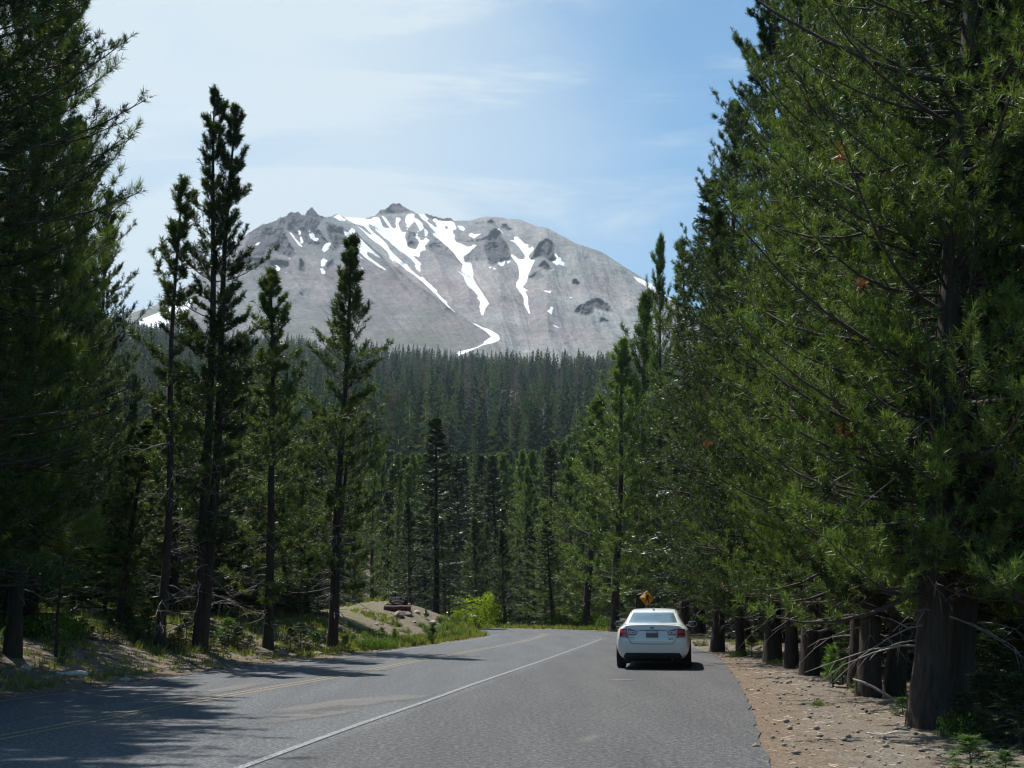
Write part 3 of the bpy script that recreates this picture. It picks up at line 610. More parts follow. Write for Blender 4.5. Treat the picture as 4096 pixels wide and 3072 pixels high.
# ------------------------------------------------------------------ trees
def gen_tree(seed, H, r0=.2, cb=.25, cr=2.0, kind='pine', nb=90, T=9, Q=3, tuft=.2, nn=12, nw=.012, el0=-5, el1=55, curve=.3,
             dead=10, deadlen=1.0, bend=.15, sparse=0.0, wood=True, twigwood=True, tip=1.0, skirt=.6):
    g = np.random.default_rng(seed)
    # trunk
    K = 16; ts = np.linspace(0, 1, K) ** 1.15
    ph = g.random(4) * 6.28
    cx = bend * (np.sin(ts * 3 + ph[0]) - math.sin(ph[0]) + .35 * np.sin(ts * 9 + ph[1])) * ts ** .5; cy = bend * (np.sin(ts * 2.6 + ph[2]) - math.sin(ph[2]) + .3 * np.sin(ts * 8 + ph[3])) * ts ** .5
    tr = r0 * ((1 - ts) ** .8 * .93 + .07) * (1 + .38 * np.exp(-ts * H / .35)); tr[-1] = .012
    TP = np.stack([cx, cy, ts * H - .15 * (ts == 0)], -1)
    tv, tq = tubes(TP[None], tr[None], 10)
    cen = lambda t: np.stack([np.interp(t, ts, cx), np.interp(t, ts, cy), t * H], -1)
    # branches
    i = np.arange(nb); u = ((i + g.random(nb) * .8) / nb) ** (1.3 if kind == 'jeffrey' else .92)
    t = cb + (0.985 - cb) * u
    if kind == 'fir': prof = (1 - u) ** .85 * (.75 + .25 * np.minimum(1, u * 6)) + .05
    elif kind == 'jeffrey': prof = np.clip(1 - u ** 1.9, 0, 1) * (skirt + (1 - skirt) * np.minimum(1, u * 2.5)) + .10
    else: prof = (1 - u) ** .72 * (skirt + (1 - skirt) * np.minimum(1, u * 3)) + .045
    Lb = cr * prof * (.62 + .55 * g.random(nb) if kind == 'fir' else .42 + .85 * g.random(nb) ** 1.3) * np.where(g.random(nb) < .08, 1.28, 1)
    az = i * 2.39996 + g.random(nb) * 1.2
    el = np.radians(el0 + (el1 - el0) * u ** 1.2 + g.normal(0, 8 if kind == 'fir' else 13, nb))
    Kb = 7; s = np.linspace(0, 1, Kb)[None, :]
    dh = np.stack([np.cos(az), np.sin(az), 0 * az], -1); sd = np.stack([-np.sin(az), np.cos(az), 0 * az], -1)
    P0 = cen(t)
    wig = .10 * (g.random((nb, 1)) - .5) * np.sin(s * 5 + g.random((nb, 1)) * 6)
    hor = Lb[:, None] * s * np.cos(el)[:, None] * (1 - .12 * curve * s); ver = Lb[:, None] * (np.sin(el)[:, None] * s + curve * (s ** 2.2) * (1 if kind != 'fir' else 1) - (.12 * s * (1 - s) * 2 if kind == 'fir' else .10 * s * (1 - s)))
    BP = P0[:, None] + dh[:, None] * hor[..., None] + sd[:, None] * (wig * Lb[:, None])[..., None]; BP[..., 2] += ver
    br = (.006 + .0080 * Lb[:, None]) * (1 - .82 * s) * (r0 / .2) ** .3
    keep = (g.random(nb) >= sparse) & ((kind != 'pine') | (np.sin(u * 21 + az * 1.0 + ph[0]) + np.sin(u * 9 - az * 2 + ph[1]) > -1.25))
    BPk, brk, Lk = BP[keep], br[keep], Lb[keep]; dk, sk = dh[keep], sd[keep]; B = len(BPk)
    # twigs
    sj = np.clip(.22 + .76 * (np.arange(T)[None] + g.random((B, T))) / T, 0, .99)
    f = sj * (Kb - 1); k0 = np.minimum(f.astype(int), Kb - 2); fr = (f - k0)[..., None]
    ii = np.arange(B)[:, None]; TPp = BPk[ii, k0] * (1 - fr) + BPk[ii, k0 + 1] * fr; tan = nrm(BPk[ii, k0 + 1] - BPk[ii, k0])
    sgn = np.where((np.arange(T)[None] + g.integers(0, 2, (B, 1))) % 2, 1., -1.)[..., None]
    if kind == 'fir': td = nrm(tan * .8 + sk[:, None] * sgn * .75 + np.array([0, 0, -.06]) + g.normal(0, .10, (B, T, 3)))
    else: td = nrm(tan * .65 + sk[:, None] * sgn * .65 * (.4 + g.random((B, T, 1))) + np.array([0, 0, .30]) + g.normal(0, .28, (B, T, 3)))
    tl = (.16 + .30 * Lk[:, None] ** .8) * (1.12 - sj) * (.6 + .7 * g.random((B, T)) if kind == 'fir' else .3 + 1.1 * g.random((B, T)) ** 1.6) * (1.25 if kind == 'fir' else 1)
    q = (np.arange(Q) + 1.) / Q
    if kind != 'fir': q = .45 + .55 * q
    up = np.array([0, 0, .35 if kind != 'fir' else -.03])
    TD = TPp[:, :, None] + td[:, :, None] * (tl[..., None] * q)[..., None] + up * (tl[..., None] * q ** 2)[..., None]
    TD = TD + g.normal(0, .02 + .03 * tuft, TD.shape)
    ax = nrm(td[:, :, None] + up * (1.2 * q)[:, None] + g.normal(0, .18, TD.shape))
    C = TD.reshape(-1, 3); A = ax.reshape(-1, 3); S = tuft * (.75 + .5 * g.random(len(C)))
    # branch tips and leader
    C = np.vstack([C, BPk[:, -1], BPk[:, -2], TP[-1:] - [0, 0, .1], TP[-1:] - [0, 0, .35]]); A = np.vstack([A, nrm(BPk[:, -1] - BPk[:, -2] + np.array([0, 0, .1])), nrm(BPk[:, -1] - BPk[:, -2]), [[0, 0, 1.]], [[0, 0, 1.]]])
    S = np.concatenate([S, np.full(B, tuft * 1.2 * tip), np.full(B, tuft * 1.1), [tuft * 1.4, tuft * 1.3]])
    out = {'trunk': (tv, tq)}
    if kind == 'jeffrey' and seed < 3:                       # a few sprays have died back and turned rust red
        rm_ = np.zeros(len(C), bool)
        for q_ in range(2):
            c_ = C[g.integers(0, len(C) // 3)]; rm_ |= np.linalg.norm(C - c_, axis=1) < .22
        out['dead_needles'] = needles(g, C[rm_], A[rm_], S[rm_], nn, nw, kind); C, A, S = C[~rm_], A[~rm_], S[~rm_]
    NV, NF = needles(g, C, A, S, nn, nw, kind)
    WV, WQ = tubes(BPk, brk, 4); wv = [WV]; wq = [WQ]; n0 = len(WV)
    if twigwood:
        tw = np.stack([TPp, TPp + td * (tl * .55)[..., None], TD[:, :, -1]], 2).reshape(-1, 3, 3)
        a, b = tubes(tw, np.broadcast_to(np.array([.009, .006, .003]), (len(tw), 3)), 3); wv.append(a); wq.append(b + n0)
    out['branches'] = (np.vstack(wv), np.vstack(wq)); out['crown'] = (NV, NF)
    if dead:
        td_ = g.random(dead) * (cb + .12) + .05; az = g.random(dead) * 6.28; L = deadlen * (.5 + g.random(dead)); K2 = 5; s = np.linspace(0, 1, K2)[None]
        dh = np.stack([np.cos(az), np.sin(az), 0 * az], -1); P0 = cen(td_)
        DP = P0[:, None] + dh[:, None] * (L[:, None] * s)[..., None]; DP[..., 2] += L[:, None] * (g.normal(.0, .2, (dead, 1)) * s - .30 * s ** 2) ; DP += g.normal(0, .035, DP.shape) * s[..., None]
        v1, q1 = tubes(DP, np.broadcast_to(.018 * (1 - .8 * s), (dead, K2)), 4)
        # forked side sticks
        kk = g.integers(1, K2 - 1, dead * 3); src = np.repeat(np.arange(dead), 3); st = DP[src, kk]; dr = nrm(g.normal(0, 1, (dead * 3, 3)) + dh[src] * .8 - np.array([0, 0, .4])); ll = (.25 + .35 * g.random(dead * 3))[:, None]
        fp = np.stack([st, st + dr * ll * .5, st + dr * ll + np.array([0, 0, -.06])], 1); v2, q2 = tubes(fp, np.broadcast_to(np.array([.009, .006, .002]), (len(fp), 3)), 3)
        out['dead_branches'] = (np.vstack([v1, v2]), np.vstack([q1, q2 + len(v1)]))
    return out
def needles(g, C, A, S, nn, nw, kind):
    n = len(C)
    ref = np.where(np.abs(A[:, 2:3]) > .9, np.array([1., 0, 0]), np.array([0, 0, 1.]))
    U = nrm(np.cross(A, ref)); W = np.cross(A, U)            # U horizontal, W roughly vertical
    al = g.random((n, nn)); th = g.random((n, nn)) * 2 * PI
    if kind == 'fir':
        phi = np.radians(38 + 25 * g.random((n, nn))); sgn = np.where(g.random((n, nn)) < .5, -1., 1.)
        side = U[:, None] * (sgn * (.8 + .2 * g.random((n, nn))))[..., None] + W[:, None] * (.35 * (g.random((n, nn)) - .5))[..., None]
        ln = S[:, None] * (.42 + .3 * g.random((n, nn))); st = (al - .5) * 1.2
    else:
        phi = np.radians(18 + 72 * g.random((n, nn)) * (1.1 - .5 * al)); side = U[:, None] * np.cos(th)[..., None] + W[:, None] * np.sin(th)[..., None]
        ln = S[:, None] * (.55 + .45 * g.random((n, nn))); st = (al - .6) * .9
    D = nrm(A[:, None] * np.cos(phi)[..., None] + side * np.sin(phi)[..., None])
    B0 = C[:, None] + A[:, None] * (S[:, None] * st)[..., None]
    sidev = nrm(np.cross(D, g.normal(0, 1, (n, nn, 3)))) * (nw * .5)
    if kind == 'fir': sidev = nrm(np.cross(D, W[:, None] + .4 * g.normal(0, 1, (n, nn, 3)))) * (nw * .5)
    V = np.stack([B0 - sidev + D * ln[..., None] * .08, B0 + sidev + D * ln[..., None] * .08, B0 + D * ln[..., None]], 2).reshape(-1, 3)
    return V, np.arange(len(V)).reshape(-1, 3)

def proto_meshes(name, parts, mats):
    d = {}
    for k, (v, f) in parts.items():
        if k == 'crown': mt = M[mats[0]]
        elif k == 'trunk': mt = M[mats[1]]
        elif k == 'branches': mt = M['twig']
        elif k == 'dead_needles': mt = M['red']
        else: mt = M['dead']
        d[k] = mk_mesh(k, v, f, mt, k in ('trunk',))
    return d
ARCH = {}
def arch(name, mats, H, tw=None, **kw):
    p = gen_tree(H=H, **kw)
    if tw:   # a second leader grown from the same foot
        kw2 = dict(kw); kw2['seed'] += 50; q = gen_tree(H=H * tw[1], **kw2)
        for k in q:
            v, f = q[k]; v = v.copy(); hh = np.clip(v[:, 2] / H, 0, 1); v[:, 0] += tw[0] * hh ** .6 + .04; v[:, 1] += .15 * hh
            p[k] = (np.vstack([p[k][0], v]), np.vstack([p[k][1], f + len(p[k][0])]))
    ARCH[name] = (proto_meshes(name, p, mats), H)
    return ARCH[name]
# near, long needled
arch('J0', ('pine', 'bark'), 24, seed=1, r0=.27, cb=.085, cr=3.9, kind='jeffrey', nb=320, T=18, Q=3, tuft=.165, nn=19, nw=.016, el0=-14, el1=50, curve=.30, dead=20, deadlen=1.7, skirt=.9)
arch('J1', ('pine', 'barkr'), 22, seed=2, r0=.24, cb=.11, cr=3.4, kind='jeffrey', nb=290, T=17, Q=3, tuft=.165, nn=18, nw=.017, el0=-10, el1=48, curve=.32, dead=16, deadlen=1.3, skirt=.85)
arch('J2', ('pine', 'bark'), 22, seed=3, r0=.25, cb=.14, cr=3.3, kind='jeffrey', nb=260, T=13, Q=3, tuft=.32, nn=22, nw=.018, el0=-12, el1=42, curve=.30, dead=22, deadlen=1.3, skirt=.6, bend=.2)
# slender lodgepoles in the front row on the left
arch('L0', ('lodge', 'bark'), 18, tw=(.62, .97), seed=11, r0=.17, cb=.16, cr=2.35, kind='pine', nb=112, T=12, Q=3, tuft=.17, nn=15, nw=.024, el0=-10, el1=50, curve=.35, dead=34, deadlen=1.3, sparse=.08)
arch('L1', ('lodge', 'bark'), 14, seed=12, r0=.12, cb=.26, cr=1.75, kind='pine', nb=85, T=9, Q=3, tuft=.17, nn=15, nw=.024, el0=0, el1=55, curve=.35, dead=30, deadlen=.9, sparse=.15, bend=.25)
arch('L2', ('lodge', 'barkr'), 15, seed=13, r0=.17, cb=.12, cr=2.75, kind='pine', nb=120, T=12, Q=3, tuft=.18, nn=15, nw=.024, el0=-6, el1=52, curve=.32, dead=30, deadlen=1.1)
arch('L3', ('lodge', 'bark'), 13, seed=14, r0=.15, cb=.10, cr=2.4, kind='pine', nb=110, T=11, Q=3, tuft=.18, nn=14, nw=.024, el0=-6, el1=50, curve=.34, dead=26, deadlen=1.0)
# mid distance
arch('P0', ('pine', 'bark'), 16, seed=21, r0=.2, cb=.08, cr=2.9, kind='pine', nb=110, T=9, Q=2, tuft=.30, nn=12, nw=.035, el0=-5, el1=58, curve=.38, dead=12, twigwood=False)
arch('P1', ('pine', 'barkr'), 15, seed=22, r0=.19, cb=.04, cr=3.0, kind='pine', nb=120, T=9, Q=2, tuft=.30, nn=12, nw=.035, el0=-2, el1=60, curve=.40, dead=6, twigwood=False)
arch('P2', ('lodge', 'bark'), 17, seed=23, r0=.18, cb=.14, cr=2.4, kind='pine', nb=110, T=9, Q=2, tuft=.24, nn=12, nw=.035, el0=-8, el1=50, curve=.3, dead=24, twigwood=False)
arch('F0', ('fir', 'barkd'), 17, seed=31, r0=.22, cb=.06, cr=2.9, kind='fir', nb=150, T=11, Q=3, tuft=.30, nn=9, nw=.055, el0=-16, el1=22, curve=.02, dead=14, twigwood=False)
arch('F1', ('fir', 'barkd'), 15, seed=32, r0=.18, cb=.05, cr=2.1, kind='fir', nb=130, T=9, Q=3, tuft=.28, nn=9, nw=.05, el0=-14, el1=28, curve=.04, dead=10, twigwood=False)
# far
arch('G0', ('far', 'barkd'), 18, seed=41, r0=.2, cb=.08, cr=2.4, kind='fir', nb=70, T=4, Q=2, tuft=.75, nn=5, nw=.30, el0=-18, el1=30, curve=.03, dead=0, twigwood=False)
arch('G1', ('far', 'barkd'), 18, seed=42, r0=.2, cb=.15, cr=2.0, kind='pine', nb=70, T=4, Q=2, tuft=.62, nn=6, nw=.22, el0=-5, el1=45, curve=.25, dead=0, twigwood=False)
arch('G2', ('far', 'barkd'), 20, seed=43, r0=.2, cb=.10, cr=1.8, kind='fir', nb=70, T=4, Q=2, tuft=.68, nn=5, nw=.26, el0=-14, el1=34, curve=.06, dead=0, twigwood=False)

_cnt = {}
def tree(kind, name, x, y, H, wid=1.0, lean=(0, 0), rz=None, label=None, cat='tree', group=None, z=None, dead=True, mesh_only=False):
    """lean: horizontal offset of the top in metres"""
    meshes, H0 = ARCH[kind]
    r = empty(name, (x, y, (gz(x, y) if z is None else z) - .05))
    up = Vector((lean[0], lean[1], H)).normalized()
    q = Vector((0, 0, 1)).rotation_difference(up); rot = q.to_matrix().to_4x4() @ Matrix.Rotation(rnd.random() * 6.28 if rz is None else rz, 4, 'Z')
    r.rotation_euler = rot.to_euler(); s = Vector((lean[0], lean[1], H)).length / H0
    r.scale = (s * wid, s * wid, s)
    for k, me in meshes.items():
        if k == 'dead_branches' and not dead: continue
        obj(k, me, r)
    tag(r, label, cat, group)
    return r
def tree_px(kind, name, base, Y, top, wid=1.0, **kw):
    """foot at pixel column base[0] at distance Y, top at a pixel"""
    X = ray(base[0], base[1])[0] * Y; z = gz(X, Y); b = ray(*top); xt = b[0] * Y; zt = CH + b[1] * Y
    return tree(kind, name, X, Y, zt - z, wid, lean=(xt - X, 0), z=z, **kw)
PT = 'roadside conifers'
# ---- left side
tree_px('J2', 'jeffrey_pine', (14, 634), 25.5, (64, -190), .72, rz=2.2, label='huge dark long-needled pine with thick trunk at the left edge of the photo', cat='pine tree')
tree_px('J1', 'jeffrey_pine', (30, 622), 32, (60, -60), .80, rz=3.3, label='dark pine right behind the huge left-edge pine, its trunk mostly hidden', cat='pine tree')
tree_px('J1', 'jeffrey_pine', (70, 618), 38, (88, 120), .60, rz=1.3, label='dark bushy pine filling the space right of the huge left-edge pine', cat='pine tree')
tree_px('L2', 'lodgepole_pine', (88, 597), 44, (117, 190), .78, label='tall open pine whose top shows just right of the huge left-edge pine', cat='pine tree')
tree_px('L1', 'lodgepole_pine', (160, 642), 32, (193, 180), 1.10, rz=.6, label='thin leaning pine left of the twin-topped pine, trunk slanting to the right', cat='pine tree')
tree_px('L0', 'lodgepole_pine', (199, 640), 33.5, (222, 82), 1.02, rz=.2, label='tallest slim pine with two tops side by side, against the pale sky', cat='pine tree')
tree_px('L3', 'lodgepole_pine', (268, 639), 37, (280, 266), 1.08, rz=1.9, label='small-topped pine standing between the twin-topped pine and the single pointed pine', cat='pine tree')
tree_px('L2', 'lodgepole_pine', (332, 646), 41, (353, 238), 1.08, rz=4.0, label='single pointed pine in front of the mountain snow, straight dark trunk at the road edge', cat='pine tree')
tree_px('F0', 'fir_tree', (436, 612), 84, (435, 414), 1.25, label='broad dark fir with flat layered branches right behind the brown sign', cat='fir tree')
tree_px('P2', 'pine_tree', (410, 606), 74, (410, 500), 1.4, label='young bright green pine rising directly behind the brown log sign', cat='pine tree')
tree_px('P1', 'pine_tree', (505, 622), 95, (504, 530), 1.6, label='pale green young pine beyond the bend at the middle of the valley', cat='pine tree')
tree_px('P1', 'pine_tree', (586, 628), 84, (594, 395), 1.35, label='tall bushy pine beyond the bend, tallest between the valley gap and the car', cat='pine tree')
tree_px('P0', 'pine_tree', (545, 625), 96, (548, 500), 1.4, label='dark bushy pine beyond the bend, left of the tallest bushy pine there', cat='pine tree')
tree_px('P0', 'pine_tree', (615, 628), 74, (620, 338), 1.25, label='narrow pine beyond the bend whose tip reaches the foot of the mountain', cat='pine tree')
tree_px('L1', 'slender_pine', (57, 640), 27, (64, 470), 1.0, label='thin sapling-like pine just right of the thick left-edge trunk', cat='pine tree')
tree_px('L1', 'slender_pine', (134, 610), 42, (140, 380), .9, label='thin straight pine between the left-edge pine and the leaning pine', cat='pine tree')
tree_px('P1', 'pine_tree', (640, 632), 80, (640, 292), .95, label='full pine just left of the slim dark pointed pine, above the walking-figure sign', cat='pine tree')
tree_px('P0', 'pine_tree', (566, 626), 92, (570, 452), 1.4, label='broad low pine beyond the bend filling the left shoulder of the tallest bushy pine', cat='pine tree')
tree_px('P1', 'pine_tree', (528, 622), 108, (530, 515), 1.4, label='rounded pale pine beyond the bend near the middle of the valley gap', cat='pine tree')
# ---- right side
tree_px('P0', 'pine_tree', (657, 640), 72, (662, 236), .55, rz=1.0, label='slim dark pine with a pointed top just left of the bare-topped fir', cat='pine tree')
tree_px('F0', 'fir_tree', (698, 640), 64, (710, 172), .95, rz=.4, label='open fir with a bare dead tip rising above its neighbours on the right', cat='fir tree')
tree_px('P2', 'pine_tree', (684, 641), 67, (688, 235), 1.05, label='dark pine between the slim pointed pine and the bare-topped fir', cat='pine tree')
tree_px('J1', 'jeffrey_pine', (717, 650), 41, (736, 95), .95, label='bushy pine standing behind the leaning trunk right of the car', cat='pine tree')
tree_px('J1', 'jeffrey_pine', (741, 651), 38, (714, 210), .85, rz=2.6, label='pine with a dark trunk leaning to the left, just right of the white car', cat='pine tree')
tree_px('J1', 'jeffrey_pine', (772, 658), 33.5, (785, -30), 1.0, rz=.5, label='pine with a thin dark trunk left of the swept-base trunk', cat='pine tree')
tree_px('J0', 'jeffrey_pine', (791, 665), 30.5, (800, -120), .62, rz=1.5, label='pine with a sunlit brown trunk curving out at its foot', cat='pine tree')
tree_px('J1', 'jeffrey_pine', (809, 672), 27.5, (822, -180), .8, rz=3.1, label='pine with a straight grey-brown trunk, third big trunk from the right', cat='pine tree')
tree_px('J1', 'jeffrey_pine', (822, 669), 29.5, (850, -180), .8, rz=4.2, label='pine with a dark trunk close behind the straight grey-brown trunk', cat='pine tree')
tree_px('L2', 'slender_pine', (855, 687), 23.5, (865, 60), .9, rz=4.9, label='slim pine trunk touching the left side of a thick dark pair of trunks', cat='pine tree')
tree_px('J0', 'jeffrey_pine', (868, 697), 21, (900, -300), .85, rz=.9, label='thick dark-trunked pine, left one of the second pair from the right', cat='pine tree')
tree_px('J1', 'jeffrey_pine', (893, 696), 21.3, (960, -260), .8, rz=5.1, label='thick dark-trunked pine, right one of the second pair from the right', cat='pine tree')
tree_px('J0', 'jeffrey_pine', (926, 724), 15.4, (1000, -620), .88, rz=2.4, label='nearest big pine on the right, left stem of the fused pair, sunlit edge', cat='pine tree')
tree_px('J1', 'jeffrey_pine', (954, 722), 15.9, (1060, -560), .85, rz=.2, label='nearest big pine on the right, black shaded right stem of the fused pair', cat='pine tree')
tree('J0', 'jeffrey_pine', 8.6, 13.5, 21, .9, rz=1.1, label='big pine at the right edge of the photo, bright needles along its low branches', cat='pine tree')
tree('J1', 'jeffrey_pine', 10.2, 17.8, 21, .95, rz=2.9, label='shaded pine deep behind the nearest pair of trunks', cat='pine tree')
tree('J1', 'jeffrey_pine', 10.8, 22.5, 20, .95, rz=4.0, label='shaded pine behind the second pair of trunks on the right', cat='pine tree')
tree('J0', 'jeffrey_pine', 11.0, 28, 21, .9, rz=.3, label='pine in the second row behind the curved sunlit trunk', cat='pine tree')
tree('J1', 'jeffrey_pine', 11.2, 34, 20, .9, rz=5.6, label='pine in the second row behind the leaning trunk', cat='pine tree')

# ---- woods on both sides, planted apart from one another and kept under the skyline the photo shows
SKY = np.array([(-400, 60), (-60, -100), (0, -60), (60, 10), (84, 120), (98, 350), (114, 392), (140, 395), (165, 350), (200, 300), (240, 330), (262, 350), (290, 395), (330, 400), (365, 400), (400, 440), (455, 465), (500, 500), (540, 490), (565, 460), (600, 400), (625, 360), (650, 290), (680, 250), (715, 230), (735, 120), (760, 0), (800, -250), (1500, -400)], float)
placed = [(o.location.x, o.location.y) for o in COL.objects if o.type == 'EMPTY']
def free(x, y, d): return all((x - a) ** 2 + (y - b) ** 2 > d * d for a, b in placed)
def px_guard(x, y):
    return 600 < 512 + F * x / y < 672
def woods(n, gx, gy, dmin, kinds, hr, label, group, name, edge=1.6, right=None):
    k = 0; tries = 0
    while k < n and tries < n * 60:
        tries += 1; x, y = rnd.uniform(*gx), rnd.uniform(*gy)
        a = x / y
        if not (-.62 < a < .62): continue
        if not free(x, y, dmin): continue
        s_ = float(road_sd(np.array([x]), np.array([y]))[0])
        if s_ < edge: continue
        lf = bool(is_left(np.array([x]), np.array([y]))[0])
        if lf and (x + 4.6) ** 2 + (y - 61) ** 2 < 64: continue
        if lf and y < 56 and s_ < 6 and rnd.random() < .75: continue
        if not lf and y < 60 and px_guard(x, y): continue
        if 80 < y < 101 and 455 < 512 + F * x / y < 492: continue
        z = gz(x, y); px, py = to_px(x, y, z); hmax = None
        if y > 5:
            lim = np.interp(px, SKY[:, 0], SKY[:, 1]) + rnd.uniform(0, 70)
            hmax = CH + ray(px, lim)[1] * y - z
        H = min(rnd.uniform(*hr), hmax)
        if H < 2.5: continue
        kd = rnd.choice(kinds)
        wd = min(1.6, max(.9, (15 / H) ** .5)) * rnd.uniform(.85, 1.3)
        tree(kd, {'F': 'fir_tree', 'L': 'lodgepole_pine', 'J': 'jeffrey_pine', 'P': 'pine_tree'}[kd[0]], x, y, H, wd, label=label, group=group, cat='conifer', z=z, lean=(rnd.uniform(-.3, .3), rnd.uniform(-.3, .3)))
        placed.append((x, y)); k += 1
    print('woods', name, k)
woods(145, (-38, -6), (20, 62), 2.2, ['L2', 'L3', 'L3', 'P2', 'P0', 'P1', 'F1'], (7, 17), 'conifer crowded in the dark shaded woods behind the front row left of the road', 'conifers in the woods left of the road', 'woodland_conifer', edge=4.5)
woods(55, (-46, -3), (58, 112), 3.0, ['P0', 'P1', 'P2', 'F0', 'F1'], (8, 17), 'conifer farther back in the woods behind the bank with the brown sign', 'conifers behind the sign bank', 'woodland_conifer', edge=3.5)
woods(105, (6, 44), (9, 62), 2.1, ['J1', 'P0', 'P1', 'P2', 'F1', 'P1', 'F0'], (5, 21), 'conifer in the shaded woods behind the big trunks right of the road', 'conifers in the woods right of the road', 'woodland_conifer', edge=4.6)
woods(90, (-14, 52), (86, 140), 2.8, ['P0', 'P1', 'P1', 'F1', 'F0'], (4, 16), 'conifer beyond the outside of the road bend, behind the row of low bushes', 'conifers beyond the bend', 'woodland_conifer', edge=4.0)
woods(75, (-38, 40), (100, 185), 3.0, ['P1', 'P1', 'F1'], (5, 14), 'conifer beyond the outside of the road bend, behind the row of low bushes', 'conifers beyond the bend', 'woodland_conifer', edge=4.0)
woods(14, (8, 22), (58, 86), 3.0, ['P1', 'P0', 'F1'], (12, 17), 'conifer beyond the outside of the road bend, behind the row of low bushes', 'conifers beyond the bend', 'woodland_conifer', edge=3.2)
# trees just out of the photo on the left; their shadows lie across the near road
for (x, y, H, k) in [(-10.4, 18.8, 22, 'J0'), (-13.0, 23.6, 21, 'J1'), (-11.0, 15.2, 21, 'J0'), (-11.6, 17.2, 22, 'J1'), (-10.9, 21.6, 21, 'J0'), (-12.6, 20.6, 21, 'J1'), (-14.8, 19.5, 21, 'J1'), (-14.0, 14.0, 19, 'J2'), (-16.5, 24.5, 21, 'J2')]:
    tree(k, 'jeffrey_pine', x, y, H, 1.0, label='tall pine beside the road just left of the big left-edge pine, shading the near lane', group='pines shading the near lane', cat='pine tree'); placed.append((x, y))

# ---- forested hillside
def hill_points(n, r0, r1, a0, a1, seed):
    g = np.random.default_rng(seed); r = np.sqrt(g.random(n) * (r1 ** 2 - r0 ** 2) + r0 ** 2); a = g.uniform(a0, a1, n)
    x = r * np.sin(a); y = r * np.cos(a); return x, y, g
x, y, g = hill_points(5200, 128, 430, -.42, .36, 5)
order = np.argsort(np.hypot(x, y)); fx, fy = [], []
cell = {}
for i_ in order:
    X_, Y_ = x[i_], y[i_]; c = (int(X_ // 6), int(Y_ // 6))
    if any((X_ - a) ** 2 + (Y_ - b) ** 2 < 5.2 ** 2 for dx in (-1, 0, 1) for dy in (-1, 0, 1) for a, b in cell.get((c[0] + dx, c[1] + dy), [])): continue
    cell.setdefault(c, []).append((X_, Y_)); fx.append(X_); fy.append(Y_)
fx = np.array(fx); fy = np.array(fy); fz = ground_z(fx, fy)
# keep as single trees the ones the valley gap shows
px_ = 512 + F * (fx / fy) * 1.0
vis = (px_ > 395) & (px_ < 670)
idx = np.where(vis)[0][:230]; single = set(idx.tolist())
lab = 'dark pointed conifer on the lower hillside seen through the valley gap below the mountain'
for i_ in idx:
    H = rnd.uniform(14, 27); k = rnd.choice(['P1', 'F0', 'F1', 'P1', 'F0', 'P0', 'F1'])
    r_ = math.hypot(fx[i_], fy[i_]); lim = CH + ray(px_[i_], np.interp(px_[i_], [395, 470, 540, 600, 670], [455, 455, 450, 420, 380]))[1] * fy[i_] - fz[i_]
    H = min(H, max(6, lim))
    tree(k, 'hillside_conifer', fx[i_], fy[i_], H, rnd.uniform(.95, 1.4), z=fz[i_], label=lab, group='conifers on the lower hillside', cat='conifer', dead=False)
side = [i_ for i_ in range(len(fx)) if i_ not in single and math.hypot(fx[i_], fy[i_]) < 250 and (300 < px_[i_] <= 395 or 670 <= px_[i_] < 740)][:64]
for i_ in side:
    tree(rnd.choice(['P1', 'F0', 'F1', 'P0']), 'hillside_conifer', fx[i_], fy[i_], rnd.uniform(11, 17), rnd.uniform(.95, 1.4), z=fz[i_], label='conifer low on the hillside, mostly hidden behind the nearer woods beside the road', group='hidden conifers low on the hillside', cat='conifer', dead=False)
rest = [i_ for i_ in range(len(fx)) if i_ not in single and i_ not in side and math.hypot(fx[i_], fy[i_]) > 270]
def lowtree(seed, kind):
    g = np.random.default_rng(seed); H = 1.0; n = 46; u = (np.arange(n) + g.random(n)) / n; z = .06 + .93 * u; R_ = (.16 if kind else .125) * (1 - u) ** .8 + .012
    az = np.arange(n) * 2.4 + g.random(n); dh = np.stack([np.cos(az), np.sin(az), 0 * az], -1); sd = np.stack([-np.sin(az), np.cos(az), 0 * az], -1)
    L_ = R_ * (.7 + .6 * g.random(n)); w = L_ * .75 + .012; c = np.stack([0 * z, 0 * z, z], -1)
    a = c + np.array([0, 0, .03]); t1 = c + dh * L_[:, None] + np.array([0, 0, -.035 if kind else .02]) + sd * (w * .5)[:, None]; t2 = c + dh * L_[:, None] * .9 + np.array([0, 0, -.05 if kind else 0]) - sd * (w * .5)[:, None]
    t3 = c - np.array([0, 0, .035]) + dh * L_[:, None] * .3
    V = np.stack([a, t1, t2, t3], 1).reshape(-1, 3); i = np.arange(n) * 4
    Fc = np.vstack([np.stack([i, i + 1, i + 2], 1), np.stack([i + 3, i + 2, i + 1], 1)])
    k = len(V); V = np.vstack([V, [[.01, 0, 0], [-.006, .009, 0], [-.006, -.009, 0], [0, 0, 1.0]]]); Fc = np.vstack([Fc, [[k, k + 1, k + 3], [k + 1, k + 2, k + 3], [k + 2, k, k + 3]]])
    return V, Fc
